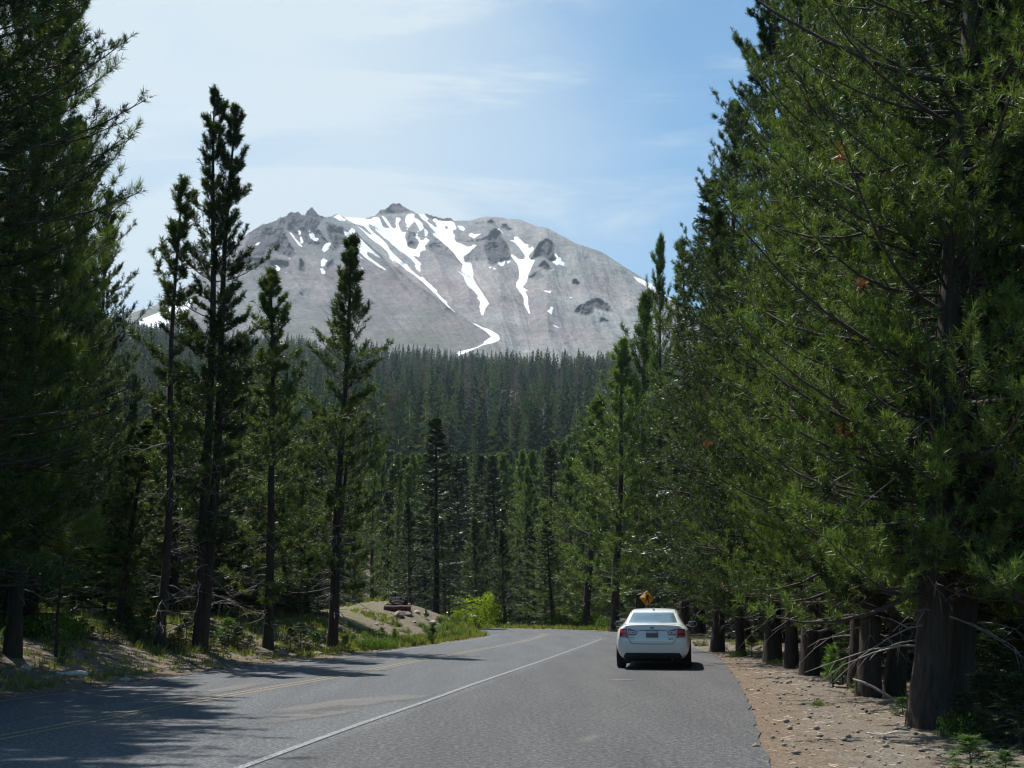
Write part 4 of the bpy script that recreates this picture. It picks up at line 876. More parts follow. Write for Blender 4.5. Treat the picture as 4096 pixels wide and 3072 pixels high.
def forest(name, xs, ys, zs, hs, seed, mat):
    g = np.random.default_rng(seed); protos = [lowtree(s, s % 2) for s in range(6)]
    V = []; Fc = []; tn = []; n0 = 0; kind = g.integers(0, 6, len(xs)); rot = g.random(len(xs)) * 6.28
    for k, (pv, pf) in enumerate(protos):
        m = np.where(kind == k)[0]
        if not len(m): continue
        c, s = np.cos(rot[m]), np.sin(rot[m]); h = hs[m]; wv = h * g.uniform(.85, 1.35, len(m))
        X = xs[m][:, None] + (pv[:, 0] * c[:, None] - pv[:, 1] * s[:, None]) * wv[:, None]; Y = ys[m][:, None] + (pv[:, 0] * s[:, None] + pv[:, 1] * c[:, None]) * wv[:, None]
        Z = zs[m][:, None] - .3 + pv[:, 2] * h[:, None]
        tn.append(np.repeat(g.random(len(m)), len(pv))); V.append(np.stack([X, Y, Z], -1).reshape(-1, 3)); Fc.append((pf[None] + (np.arange(len(m)) * len(pv))[:, None, None]).reshape(-1, 3) + n0); n0 += len(m) * len(pv)
    me = mk_mesh(name, np.vstack(V), np.vstack(Fc), mat); a_ = me.attributes.new('tint', 'FLOAT', 'POINT'); a_.data.foreach_set('value', np.concatenate(tn).astype(np.float32)); return obj(name, me)
x2, y2, g2 = hill_points(9000, 400, 1210, -.42, .36, 6)
z2 = ground_z(x2, y2); r2_ = np.hypot(x2, y2)
dens = fbm(x2 * .02 + 50, y2 * .02, 3); keep = (dens > .27) & (((x2 - .030 * y2) / 16) ** 2 + ((y2 - 990) / 45) ** 2 > 1) & ((r2_ < 1010) | (g2.random(len(x2)) < np.clip((1200 - r2_) / 190, 0.05, 1)))
keep &= ~((np.arctan2(x2, y2) > .03) & (r2_ > 1060) & (g2.random(len(x2)) < .7))
rx = np.concatenate([x2[keep], fx[rest]]); ry = np.concatenate([y2[keep], fy[rest]]); rz_ = np.concatenate([z2[keep], fz[rest]])
rh = (9 + 19 * g2.random(len(rx)) ** 1.1) * (.75 + .5 * fbm(rx * .018, ry * .018 + 9, 3)) * np.interp(np.hypot(rx, ry), [300, 850, 1000, 1210], [1.05, 1.0, .78, .42])
print('forest', len(rx))
tag(forest('hillside_forest', rx, ry, rz_, rh, 3, M['forest']), 'dense dark green conifer forest covering the hillside up to the foot of the mountain', 'forest', kind='stuff')

# ------------------------------------------------------------------ young trees and shrubs
arch('S0', ('sapling', 'twig'), 1.2, seed=61, r0=.02, cb=.06, cr=.46, kind='fir', nb=42, T=5, Q=2, tuft=.12, nn=11, nw=.016, el0=0, el1=30, curve=.05, dead=0, bend=.02)
arch('S1', ('fir', 'twig'), 1.6, seed=62, r0=.025, cb=.05, cr=.62, kind='fir', nb=50, T=6, Q=2, tuft=.13, nn=11, nw=.018, el0=-6, el1=28, curve=.05, dead=0, bend=.02)
arch('S2', ('sapling', 'twig'), 1.4, seed=63, r0=.02, cb=.10, cr=.42, kind='pine', nb=26, T=4, Q=2, tuft=.15, nn=16, nw=.012, el0=20, el1=65, curve=.3, dead=0, bend=.03)
def shrub_mesh(seed, mat, n=420, R=.6, H=.8, leaf=.065):
    g = np.random.default_rng(seed); nc = 14
    cc = g.normal(0, 1, (nc, 3)); cc = nrm(cc) * g.uniform(.3, .95, (nc, 1)); cc[:, 2] = np.abs(cc[:, 2]); cs = g.uniform(.22, .42, nc)
    k = g.integers(0, nc, n); P = cc[k] + nrm(g.normal(0, 1, (n, 3))) * (cs[k] * g.random(n) ** .4)[:, None]
    P = P * [R, R, H * .72]; P[:, 2] = np.abs(P[:, 2]) + .04
    D = nrm(g.normal(0, 1, (n, 3)) + [0, 0, .7]); S = nrm(np.cross(D, g.normal(0, 1, (n, 3))))
    V = np.stack([P - S * leaf * .3, P + S * leaf * .3, P + D * leaf], 1).reshape(-1, 3)
    st = np.stack([np.zeros((nc, 3)), cc * [R * .4, R * .4, H * .4], cc * [R, R, H * .72]], 1); a, b = tubes(st, np.broadcast_to(np.array([.014, .009, .004]), (nc, 3)), 4)
    return {'leaves': mk_mesh('leaves', V, np.arange(len(V)).reshape(-1, 3), M[mat]), 'stems': mk_mesh('stems', a, b, M['twig'])}
SH = [shrub_mesh(70 + i, 'yshrub' if i == 3 else 'shrub', n=1000 + 90 * i) for i in range(4)]
WILLOW = shrub_mesh(79, 'yshrub', n=4200, R=1.6, H=3.2, leaf=.12)
def shrub(meshes, name, x, y, s, label, cat='shrub', group=None, sz=None):
    r = empty(name, (x, y, gz(x, y) - .03), rnd.random() * 6.28); r.scale = (s, s, sz or s)
    for k, me in meshes.items(): obj(k, me, r)
    tag(r, label, cat, group); return r
def sap_px(kind, name, px, py, hpx, label, wid=1.0, cat='young tree', group=None):
    x, y, z = hit(px, py); return tree(kind, name, x, y, hpx / F * y, wid, label=label, cat=cat, group=group, z=z + .03)
sap_px('S1', 'fir_sapling', 109, 641, 22, 'small dark fir sapling in the sunlit clearing left of the leaning pine', 1.2)
sap_px('S2', 'pine_sapling', 62, 665, 17, 'tiny bright pine seedling in the gravel at the left, near the bleached wood', 1.3)
sap_px('S2', 'pine_sapling', 4, 650, 20, 'bright green seedling cut by the left edge of the photo', 1.6)
sap_px('S0', 'fir_sapling', 149, 640, 30, 'blue-green fir sapling close to the foot of the leaning pine', 1.3)
sap_px('S1', 'fir_sapling', 128, 633, 26, 'dark fir sapling behind the sunlit clearing, left of the leaning pine', 1.1)
for p in [(92, 640, 13), (137, 645, 12), (120, 643, 11), (76, 640, 16), (170, 650, 16), (178, 648, 20), (210, 650, 18), (222, 652, 16), (237, 650, 22), (250, 652, 16), (290, 651, 22), (300, 650, 26), (315, 651, 18), (345, 651, 14), (228, 646, 26), (186, 645, 26)]:
    sap_px(rnd.choice(['S0', 'S1', 'S1']), 'fir_sapling', *p, 'small fir sapling in the shade along the foot of the front row of pines', 1.35, group='fir saplings under the front row')
sap_px('S0', 'fir_sapling', 381, 645, 17, 'little pointed fir sapling on the slope below the brown sign', 1.1)
sap_px('S2', 'pine_sapling', 394, 645, 15, 'thin little pine sapling just right of the pointed fir sapling on the slope', 1.2)
sap_px('S2', 'pine_sapling', 432, 644, 19, 'pine sapling with a thin dark stem at the road edge below the mound', 1.6)
sap_px('S2', 'pine_sapling', 426, 619, 9, 'short seedling on the crest of the mound right of the sign', 1.3)
sap_px('S2', 'young_pine', 833, 687, 36, 'young bright pine sapling between the straight trunk and the thick pair', 1.4)
sap_px('S1', 'fir_sapling', 843, 684, 32, 'dark bushy fir sapling beside the bright young pine on the right', 1.5)
sap_px('S0', 'fir_sapling', 862, 694, 17, 'low bright fir seedling at the foot of the slim right-hand trunk', 2.0)
sap_px('S0', 'fir_sapling', 752, 656, 18, 'low bright fir sapling at the foot of the leaning trunk', 1.7)
sap_px('S0', 'fir_sapling', 903, 716, 18, 'low bright fir seedling left of the nearest big trunk', 1.8)
sap_px('S0', 'fir_sapling', 972, 772, 34, 'bright green fir seedling at the bottom right corner of the photo', 1.9)
sap_px('S0', 'fir_sapling', 1006, 778, 26, 'lower of two bright fir seedlings at the bottom right corner', 1.9)
for p in [(965, 735, 40), (985, 738, 62), (1004, 742, 66), (1020, 748, 70), (975, 722, 46), (1000, 715, 80), (1017, 712, 90)]:
    sap_px('S1', 'fir_sapling', *p, 'dark green young fir in the shade right of the nearest big trunks', 1.4, group='shaded young firs at the right edge')
for (n_, gx, gy, lb, gp_) in ((85, (6.5, 34), (12, 62), 'young fir filling the dark understorey behind the right-hand trunks', 'understorey firs on the right'), (70, (-34, -9), (24, 66), 'young fir in the shaded understorey of the left-hand woods', 'understorey firs on the left')):
    k = 0
    while k < n_:
        x, y = rnd.uniform(*gx), rnd.uniform(*gy)
        if not -.55 < x / y < .55 or float(road_sd(np.array([x]), np.array([y]))[0]) < 5.5 or px_guard(x, y): continue
        tree(rnd.choice(['S1', 'S1', 'S0', 'F1']), 'young_fir', x, y, rnd.uniform(1.0, 4.2), rnd.uniform(1.2, 1.7), label=lb, cat='young tree', group=gp_, dead=False); k += 1
# bushes outside the bend
bx_ = np.linspace(360, 617, 30)
for i, px in enumerate(bx_):
    x, y, z = hit(px + rnd.uniform(-3, 3), np.interp(px, [360, 460, 536, 590, 617], [623.5, 624, 626.2, 628.2, 631]), 40, 130)
    y += 1.2 + rnd.uniform(0, 1.4)
    if px < 461: continue
    k = 3 if i in (13, 14, 22, 25, 27) else i % 3
    shrub(SH[k], 'roadside_shrub', x, y - .5, rnd.uniform(1.5, 2.4), 'low rounded yellow-green bush in the row outside the bend' if k == 3 else 'low rounded green bush in the row outside the bend', group='yellow-green bushes outside the bend' if k == 3 else 'green bushes outside the bend')
for i in range(26):
    px = rnd.uniform(464, 612); x, y, z = hit(px, np.interp(px, [430, 536, 617], [624, 626.2, 631]), 40, 130); y += rnd.uniform(2.6, 5)
    shrub(SH[i % 3], 'roadside_shrub', x, y - 1, rnd.uniform(1.5, 2.6), 'low rounded green bush in the row outside the bend', group='green bushes outside the bend')
x, y, z = gp(476, 621.5)[0], 99, 0
shrub(WILLOW, 'willow_bush', ray(477, 600)[0] * 96, 96, 1.5, 'tall bright yellow-green bush where the road disappears behind the mound', 'bush')
x, y, z = hit(462, 636); shrub(SH[1], 'round_bush', x, y, .85, 'round grey-green bush at the tip of the inside bend beside the asphalt', 'bush')
for px, py, s in [(30, 628, 1.2), (50, 632, 1.4), (60, 628, 1.3)]:
    x, y, z = hit(px, py + 8); shrub(SH[2], 'green_shrub', x, y, s, 'leafy bright shrub in the shade right of the thick left-edge trunk', group='leafy shrubs beside the left-edge pine')
for px, py, s in [(420, 628, .5), (405, 634, .5), (440, 624, .6), (398, 628, .4), (428, 634, .6), (412, 643, .6), (366, 640, .6), (350, 645, .7), (383, 650, .8), (389, 649.5, .7), (377, 651, .8), (396, 648, .6), (445, 641, .7), (455, 639, .7), (438, 633, .7), (447, 630, .8), (452, 626, .7), (419, 640, .6), (362, 652, .7), (370, 650, .7)]:
    x, y, z = hit(px, py - 1.2); shrub(SH[rnd.randrange(3)], 'small_bush', x, y, s, 'small bright bush on the slope between the brown sign and the road', group='small bushes on the mound')
for px, py, s in [(735, 657, .45), (722, 650, .45), (775, 664, .35), (965, 738, .6), (819, 706, .25), (700, 646, .5)]:
    x, y, z = hit(px, py); shrub(SH[rnd.randrange(3)], 'small_bush', x, y, s, 'small low plant on the gravel verge under the right-hand trunks', group='low plants on the right verge')

# ------------------------------------------------------------------ grass, litter, pebbles (nobody could count them)
def scatter(n, gx, gy, seed, cond):
    g = np.random.default_rng(seed); x = g.uniform(*gx, n); y = g.uniform(*gy, n)
    sd = road_sd(x, y); lf = is_left(x, y); m = cond(x, y, sd, lf, g); return x[m], y[m], ground_z(x[m], y[m]), g
def grass():
    V = []; nb = 9
    def add(x, y, z, g, hmin, hmax):
        n = len(x); h = g.uniform(hmin, hmax, n) * np.where(g.random(n) < .1, 1.7, 1); w = .006 + .00045 * y
        a = g.random((n, nb)) * 6.28; r = g.random((n, nb)) * .09; bx = x[:, None] + r * np.cos(a); by = y[:, None] + r * np.sin(a)
        le = g.uniform(.1, .55, (n, nb)) * h[:, None]; hh = h[:, None] * g.uniform(.6, 1, (n, nb)); b2 = g.random((n, nb)) * 3.14
        sx = np.cos(b2) * w[:, None]; sy = np.sin(b2) * w[:, None]; zb = np.broadcast_to(z[:, None] - .02, bx.shape)
        V.append(np.stack([np.stack([bx - sx, by - sy, zb], -1), np.stack([bx + sx, by + sy, zb], -1), np.stack([bx + le * np.cos(a), by + le * np.sin(a), zb + hh], -1)], 2).reshape(-1, 3))
    x, y, z, g = scatter(60000, (-26, 1), (14, 72), 1, lambda x, y, sd, lf, g: lf & (sd > .5) & (~((y > 50) & (sd > 2) & (fbm(x * .9, y * .9, 2) < .60))) & (fbm(x * .55, y * .55, 3) > .51 - .05 * np.clip(sd / 6, 0, 1)) & (g.random(len(x)) < np.clip(sd / 2.5, .15, .5)))
    add(x, y, z, g, .08, .26)
    x, y, z, g = scatter(13000, (-16, -4), (14, 44), 8, lambda x, y, sd, lf, g: lf & (sd > .7) & (sd < 9) & (fbm(x * .8 + 31, y * .8, 3) > .47) & (g.random(len(x)) < .35))
    add(x, y, z, g, .05, .17)
    x, y, z, g = scatter(9000, (-12, 0), (44, 70), 2, lambda x, y, sd, lf, g: lf & (sd > .15) & (sd < 1.5) & (g.random(len(x)) < .5))
    add(x, y, z, g, .14, .38)
    x, y, z, g = scatter(16000, (5, 22), (9, 60), 3, lambda x, y, sd, lf, g: ~lf & (sd > 2.6) & (fbm(x * .7, y * .7, 3) > .58) & (g.random(len(x)) < .5))
    add(x, y, z, g, .06, .20)
    x, y, z, g = scatter(9000, (-30, 12), (70, 100), 4, lambda x, y, sd, lf, g: ~lf & (sd > .3) & (sd < 3.5) & (g.random(len(x)) < .7))
    add(x, y, z, g, .15, .4)
    V = np.vstack(V); tag(obj('grass', mk_mesh('grass', V, np.arange(len(V)).reshape(-1, 3), M['grass'])), 'thin yellow-green grass growing in patches on both road banks', 'grass', kind='stuff')
grass()
def litter():
    V = []; Q = []; n0 = 0; g = np.random.default_rng(5)
    x, y, z, g = scatter(26000, (-20, 14), (8, 46), 6, lambda x, y, sd, lf, g: (sd > .05) & (sd < 7) & (g.random(len(x)) < np.clip(22 / y, 0, 1) * .5) & (np.abs(x / y) < .6))
    n = len(x); L_ = g.uniform(.03, .13, n); a = g.random(n) * 6.28; w = g.uniform(.002, .005, n)
    c = np.stack([x, y, z + .012], -1); d = np.stack([np.cos(a), np.sin(a), g.normal(0, .12, n)], -1); s = np.stack([-np.sin(a), np.cos(a), 0 * a], -1)
    e = [c - d * L_[:, None] * .5 - s * w[:, None], c - d * L_[:, None] * .5 + s * w[:, None], c + d * L_[:, None] * .5 + s * w[:, None], c + d * L_[:, None] * .5 - s * w[:, None]]
    t = [c - d * L_[:, None] * .5 + np.array([0, 0, 1]) * w[:, None] * 1.3, c + d * L_[:, None] * .5 + np.array([0, 0, 1]) * w[:, None] * 1.3]
    P = np.stack([e[0], e[1], e[2], e[3], t[0], t[1]], 1).reshape(-1, 3); i = np.arange(n) * 6
    Qd = np.vstack([np.stack([i, i + 4, i + 5, i + 3], 1), np.stack([i + 4, i + 1, i + 2, i + 5], 1)])
    tag(obj('dry_twig_litter', mk_mesh('dry_twig_litter', P, Qd, M['litter'])), 'pale dry twigs and needles scattered over both gravel verges', 'litter', kind='stuff')
    octv = np.array([(1, 0, 0), (0, 1, 0), (-1, 0, 0), (0, -1, 0), (0, 0, .7), (0, 0, -.5)]); octf = np.array([(0, 1, 4), (1, 2, 4), (2, 3, 4), (3, 0, 4), (1, 0, 5), (2, 1, 5), (3, 2, 5), (0, 3, 5)])
    x, y, z, g = scatter(62000, (-16, 14), (8, 60), 7, lambda x, y, sd, lf, g: (sd > -.12) & (sd < 5) & (g.random(len(x)) < np.clip(20 / y, 0, 1) * .42) & (np.abs(x / y) < .6))
    n = len(x); s = .006 + .045 * g.random(n) ** 6 + .004; jit = octv[None] * g.uniform(.6, 1.3, (n, 6, 1)) * s[:, None, None]; a = g.random(n) * 6.28
    X = jit[..., 0] * np.cos(a)[:, None] - jit[..., 1] * np.sin(a)[:, None] + x[:, None]; Y = jit[..., 0] * np.sin(a)[:, None] + jit[..., 1] * np.cos(a)[:, None] + y[:, None]; Z = jit[..., 2] + z[:, None] + s[:, None] * .3
    P = np.stack([X, Y, Z], -1).reshape(-1, 3)
    tag(obj('gravel', mk_mesh('gravel', P, (octf[None] + (np.arange(n) * 6)[:, None, None]).reshape(-1, 3), M['rockd'])), 'loose grey and tan gravel on the verges beside the asphalt', 'gravel', kind='stuff')
litter()

# ------------------------------------------------------------------ stones and fallen wood
def rock_mesh(seed, mat):
    bm = bmesh.new(); bmesh.ops.create_icosphere(bm, subdivisions=3, radius=1)
    o = Vector((seed * 3.1, seed * 1.7, 0))
    for v in bm.verts:
        d = v.co.normalized(); k = 1 + .35 * mnoise.noise(d * 1.3 + o) + .13 * mnoise.noise(d * 3.5 + o); v.co = d * k
        for ax in (Vector((.6, .5, .62)), Vector((-.7, .2, .68)), Vector((.1, -.8, .6))):
            t = v.co.dot(ax.normalized()) - .72
            if t > 0: v.co -= ax.normalized() * t * .85
    me = bpy.data.meshes.new('stone'); bm.to_mesh(me); bm.free(); me.materials.append(M[mat]); return me
RK = [rock_mesh(i, 'rock' if i < 3 else 'rockd') for i in range(5)]
def rock(px, py, wpx, k, label, flat=.6, group=None, dmax=110):
    x, y, z = hit(px, py, 8, dmax); s = wpx / F * y / 2
    r = obj('stone', RK[k], None, (x, y, z + s * flat * .35)); r.scale = (s, s * .8, s * flat); r.rotation_euler = (0, 0, rnd.random() * 6.28)
    tag(r, label, 'stone', group)
rock(24, 672, 13, 0, 'round pale stone in the gravel near the left edge of the photo', .8)
rock(126, 681, 14, 1, 'flat pale stone close to the road edge below the sunlit clearing', .4)
rock(83, 684, 7, 3, 'small dark stone between the bleached wood and the road edge', .7)
rock(52, 677, 6, 1, 'small flat tan stone left of the bleached wood', .4)
rock(10, 668, 9, 3, 'brown stone left of the round pale stone', .5)
rock(282, 656, 13, 3, 'dark boulder in the shade at the road edge left of the single pointed pine', .8)
rock(318, 654, 10, 1, 'tan flat stone at the road edge just left of the single pointed pine', .4)
rock(399, 617, 13, 3, 'large dark boulder in front of the brown sign log', .7)
rock(408, 616, 9, 4, 'dark block of stone right of the large boulder below the log', .7)
rock(410, 613, 5, 0, 'small white pointed stone at the right end of the log', 1.0)
rock(417, 613, 8, 2, 'flat pale stone on the crest right of the log', .5)
rock(433, 623, 9, 0, 'pale slanted stone on the right shoulder of the mound', .5)
rock(426, 615, 8, 3, 'reddish stone on the crest of the mound', .6)
rock(390, 624, 6, 1, 'rounded tan stone on the lit slope, rightmost of three in a row', .7)
rock(381, 625, 5, 1, 'rounded tan stone on the lit slope, middle of three in a row', .7)
rock(376.5, 625, 5, 2, 'rounded tan stone on the lit slope, leftmost of three in a row', .7)
rock(415, 623, 5, 0, 'small pale stone halfway down the mound', .6)
for px, w_ in ((476, 9), (491.5, 6), (508, 6)):
    x, y, z = hit(px, np.interp(px, [460, 536], [625, 627]), 40, 130); r = obj('stone', RK[int(px) % 3], None, (x, y + .7, z + .15)); s = w_ / F * y / 2; r.scale = (s, s * .8, s * .75)
    tag(r, {476: 'largest tan boulder at the outside of the bend near the yellow-green bush', 491.5: 'pale boulder in the middle of the three outside the bend', 508: 'tan boulder farthest right of the three outside the bend'}[px], 'stone')
for i in range(22):
    side = i % 2
    px, py = (rnd.uniform(0, 150), rnd.uniform(668, 690)) if side else (rnd.uniform(760, 930), 0)
    if not side: py = np.interp(px, [760, 930], [668, 745]) + rnd.uniform(4, 20)
    rock(px, py, rnd.uniform(2.5, 5), rnd.randrange(5), 'thumb-sized pale stone lying in the left verge gravel' if side else 'thumb-sized pale stone lying in the right verge gravel', .5, 'loose stones in the left verge' if side else 'loose stones in the right verge')
def log_obj(name, px, py, Lm, r, mat, label, az, cat='wood', lift=0):
    x, y, z = hit(px, py); b = MB(); n = 7; t = np.linspace(-.5, .5, n)
    P = np.stack([t * Lm * math.cos(az), t * Lm * math.sin(az), .02 * np.sin(t * 7) + lift * (t + .5)], -1)
    b.tube(P, r * (1 - .25 * np.abs(t * 2) ** 2) * (1 + .12 * np.sin(t * 23)), 9); o = b.build(name, M[mat], smooth=True); o.location = (x, y, z + r * .7); tag(o, label, cat)
log_obj('bleached_wood', 72, 676, .62, .055, 'bleached', 'bleached white piece of wood lying on the left gravel bank', .1)
log_obj('fallen_branch', 884, 708, .9, .022, 'dead', 'pale broken branch leaning between the thick trunks on the right', 2.6, lift=.4)
log_obj('fallen_branch', 1000, 716, 1.6, .05, 'dead', 'pale fallen log behind the young firs at the right edge', .15)
log_obj('fallen_branch', 890, 735, .55, .012, 'bleached', 'thin bleached stick on the gravel left of the nearest big trunk', .05)

# ------------------------------------------------------------------ brown board sign on its log
sx, sy, _ = hit(398, 611.5, 40, 90); sz0 = gz(sx, sy)
S = empty('wooden_sign', (sx, sy, sz0), math.radians(-4)); pxm = sy / F      # metres per picture pixel there
tag(S, 'dark brown board sign reading RAKER PK. with an arrow, on a log on the mound', 'sign')
mb_brown = simple('dark_brown_board', (.032, .016, .014), .7, noise=.35, nscale=6)
mlog = simple('brown_log_bark', (.085, .040, .030), .85, noise=.45, nscale=9, bump=.5)
mend = simple('sawn_log_end', (.42, .34, .27), .8, noise=.25, nscale=14)
wht = simple('white_letter_paint', (.78, .78, .76), .6)
W_ = 18.4 * pxm; Hh = 8.6 * pxm; lw = 26.4 * pxm
b = MB()
for k in range(3): b.box((0.0, .12, .26 + Hh * (k + .5) / 3), (W_, .045, Hh / 3 - .006))
board = b.build('board', mb_brown, S)
b = MB(); b.box((-W_ * .38, .165, (.26 + Hh) / 2), (.09, .05, .26 + Hh)); b.build('post', mb_brown, S); b = MB(); b.box((W_ * .38, .165, (.26 + Hh) / 2), (.09, .05, .26 + Hh)); b.build('post', mb_brown, S)
b = MB(); t = np.linspace(-.5, .5, 9); b.tube(np.stack([t * lw, 0 * t - .16, .15 + .01 * np.sin(t * 9)], -1), .145 + .012 * np.sin(t * 17), 14, cap=False); lg = b.build('log', mlog, S, True)
for sgn in (-1, 1):
    b = MB(); b.tube([(sgn * lw * .5 - .004 * sgn, -.16, .15), (sgn * lw * .5 + .004 * sgn, -.16, .15)], .138, 14); b.build('log_end', mend, lg)
# short upright log beside the board
b = MB(); b.tube([(-lw * .40, -.05, .20), (-lw * .40, -.05, .41)], [.105, .10], 12); b.build('log_stub', mend, S)
b = MB(); b.tube([(-lw * .325, .0, .20), (-lw * .325, .0, .385)], [.085, .08], 12); b.build('log_stub', mend, S)
b = MB(); b.tube([(lw * .42, .0, .2), (lw * .42, .0, .40)], [.07, .065], 12); b.build('log_stub', mend, S)
def text_obj(name, body, size, mat, parent, loc, rot=(PI / 2, 0, 0), ext=.004, spacing=1.0, sx_=1.0):
    c = bpy.data.curves.new(name, 'FONT'); c.body = body; c.size = size; c.align_x = 'CENTER'; c.align_y = 'CENTER'; c.extrude = ext; c.space_character = spacing; c.offset = size * .012
    t = bpy.data.objects.new('tmp', c); COL.objects.link(t); dg = bpy.context.evaluated_depsgraph_get(); me = bpy.data.meshes.new_from_object(t.evaluated_get(dg)); bpy.data.objects.remove(t)
    me.materials.clear(); me.materials.append(mat); o = obj(name, me, parent, loc); o.rotation_euler = rot; o.scale = (sx_, 1, 1); return o
text_obj('lettering', 'RAKER  PK.', Hh * .36, wht, S, (-.02 * W_, .094, .26 + Hh * .80), spacing=1.12)
b = MB(); za = .26 + Hh * .47; y_ = .092; u = Hh * .085
V = np.array([(-.36 * W_, y_, za - u * 1.0), (-.31 * W_, y_, za), (-.36 * W_, y_, za + u * 1.0), (-.27 * W_, y_, za + u), (-.22 * W_, y_, za + u * .25), (-.22 * W_, y_, za - u * .25), (-.27 * W_, y_, za - u)])
def flat_glyph(name, P, th, mat, parent, tris=None):
    P = [Vector(p) for p in P]; tr = tris or tessellate_polygon([[Vector((p.x, p.z, 0)) for p in P]]); n = len(P)
    V = [tuple(p) for p in P] + [(p.x, p.y + th, p.z) for p in P]; F3 = []
    for t in tr: F3 += [t, tuple(i + n for i in t[::-1])]
    F3 = np.array(F3); Q = np.array([(i, (i + 1) % n, (i + 1) % n + n, i + n) for i in range(n)])
    me = mk_mesh(name, V, [F3, Q], mat); bm = bmesh.new(); bm.from_mesh(me); bmesh.ops.recalc_face_normals(bm, faces=bm.faces); bm.to_mesh(me); bm.free()
    return obj(name, me, parent)
AR = [(-.40, -1), (-.34, 0), (-.40, 1), (-.29, 1), (-.23, .3), (.17, .3), (.17, 1.1), (.34, 0), (.17, -1.1), (.17, -.3), (-.23, -.3), (-.29, -1)]
flat_glyph('arrow', [(a * W_, .092, za + c * u) for a, c in AR], .006, wht, S)

# ------------------------------------------------------------------ pedestrian warning sign behind the car
PY_ = 58.0; PX_ = ray(647, 600)[0] * PY_; pz = gz(PX_, PY_); k_ = PY_ / F
PS = empty('pedestrian_sign', (PX_, PY_, pz)); tag(PS, 'yellow diamond warning sign with a walking figure, behind the white car', 'sign')
cz = at(647.3, 598.2, PY_)[2] - pz; hd = 16.1 * k_ / 2
myel = simple('sign_yellow', (.62, .30, .03), .45, noise=.08, nscale=5); mblk = simple('sign_black', (.015, .013, .012), .5); mpost = simple('weathered_post', (.16, .13, .10), .8, noise=.3)
b = MB(); b.box((0, .05, cz / 2), (.09, .09, cz + hd * .6)); b.build('post', mpost, PS)
def diamond(name, h, y, th, mat, parent, hole=0):
    tl = math.radians(-3); R2 = lambda x, z: (x * math.cos(tl) - z * math.sin(tl), z * math.cos(tl) + x * math.sin(tl))
    pts = []; r = .12
    for cx, cz_, a0 in ((0, 1, 45), (-1, 0, 135), (0, -1, 225), (1, 0, 315)):
        for da in (0, 22, 45, 68, 90):
            a = math.radians(a0 + da); rr_ = r * h; px = cx * (h - rr_ * 1.414) + rr_ * math.cos(a); pz_ = cz_ * (h - rr_ * 1.414) + rr_ * math.sin(a); X, Z = R2(px, pz_); pts.append((X, y, cz + Z))
    return flat_glyph(name, pts, th, mat, parent)
plate = diamond('plate', hd, -.01, .006, mblk, PS); diamond('face', hd * .955, -.015, .005, myel, PS)
gl = [(890,590),(930,590),(990,635),(1010,665),(1008,745),(985,745),(985,680),(970,665),(965,730),(975,780),(1003,935),(985,960),(965,940),(925,800),(905,830),(855,940),(825,940),(865,780),(885,720),(880,700),(840,710),(785,715),(790,700),(845,680),(870,630)]
gs = 2 * hd / 665.0
flat_glyph('walking_figure', [((x - 912) * gs, -.021, cz - (y - 748) * gs) for x, y in gl], .005, mblk, PS)
flat_glyph('figure_head', [((880 - 912 + 33 * math.cos(a)) * gs, -.021, cz - (540 - 748 + 33 * math.sin(a)) * gs) for a in np.linspace(0, 2 * PI, 17)[:-1]], .005, mblk, PS)

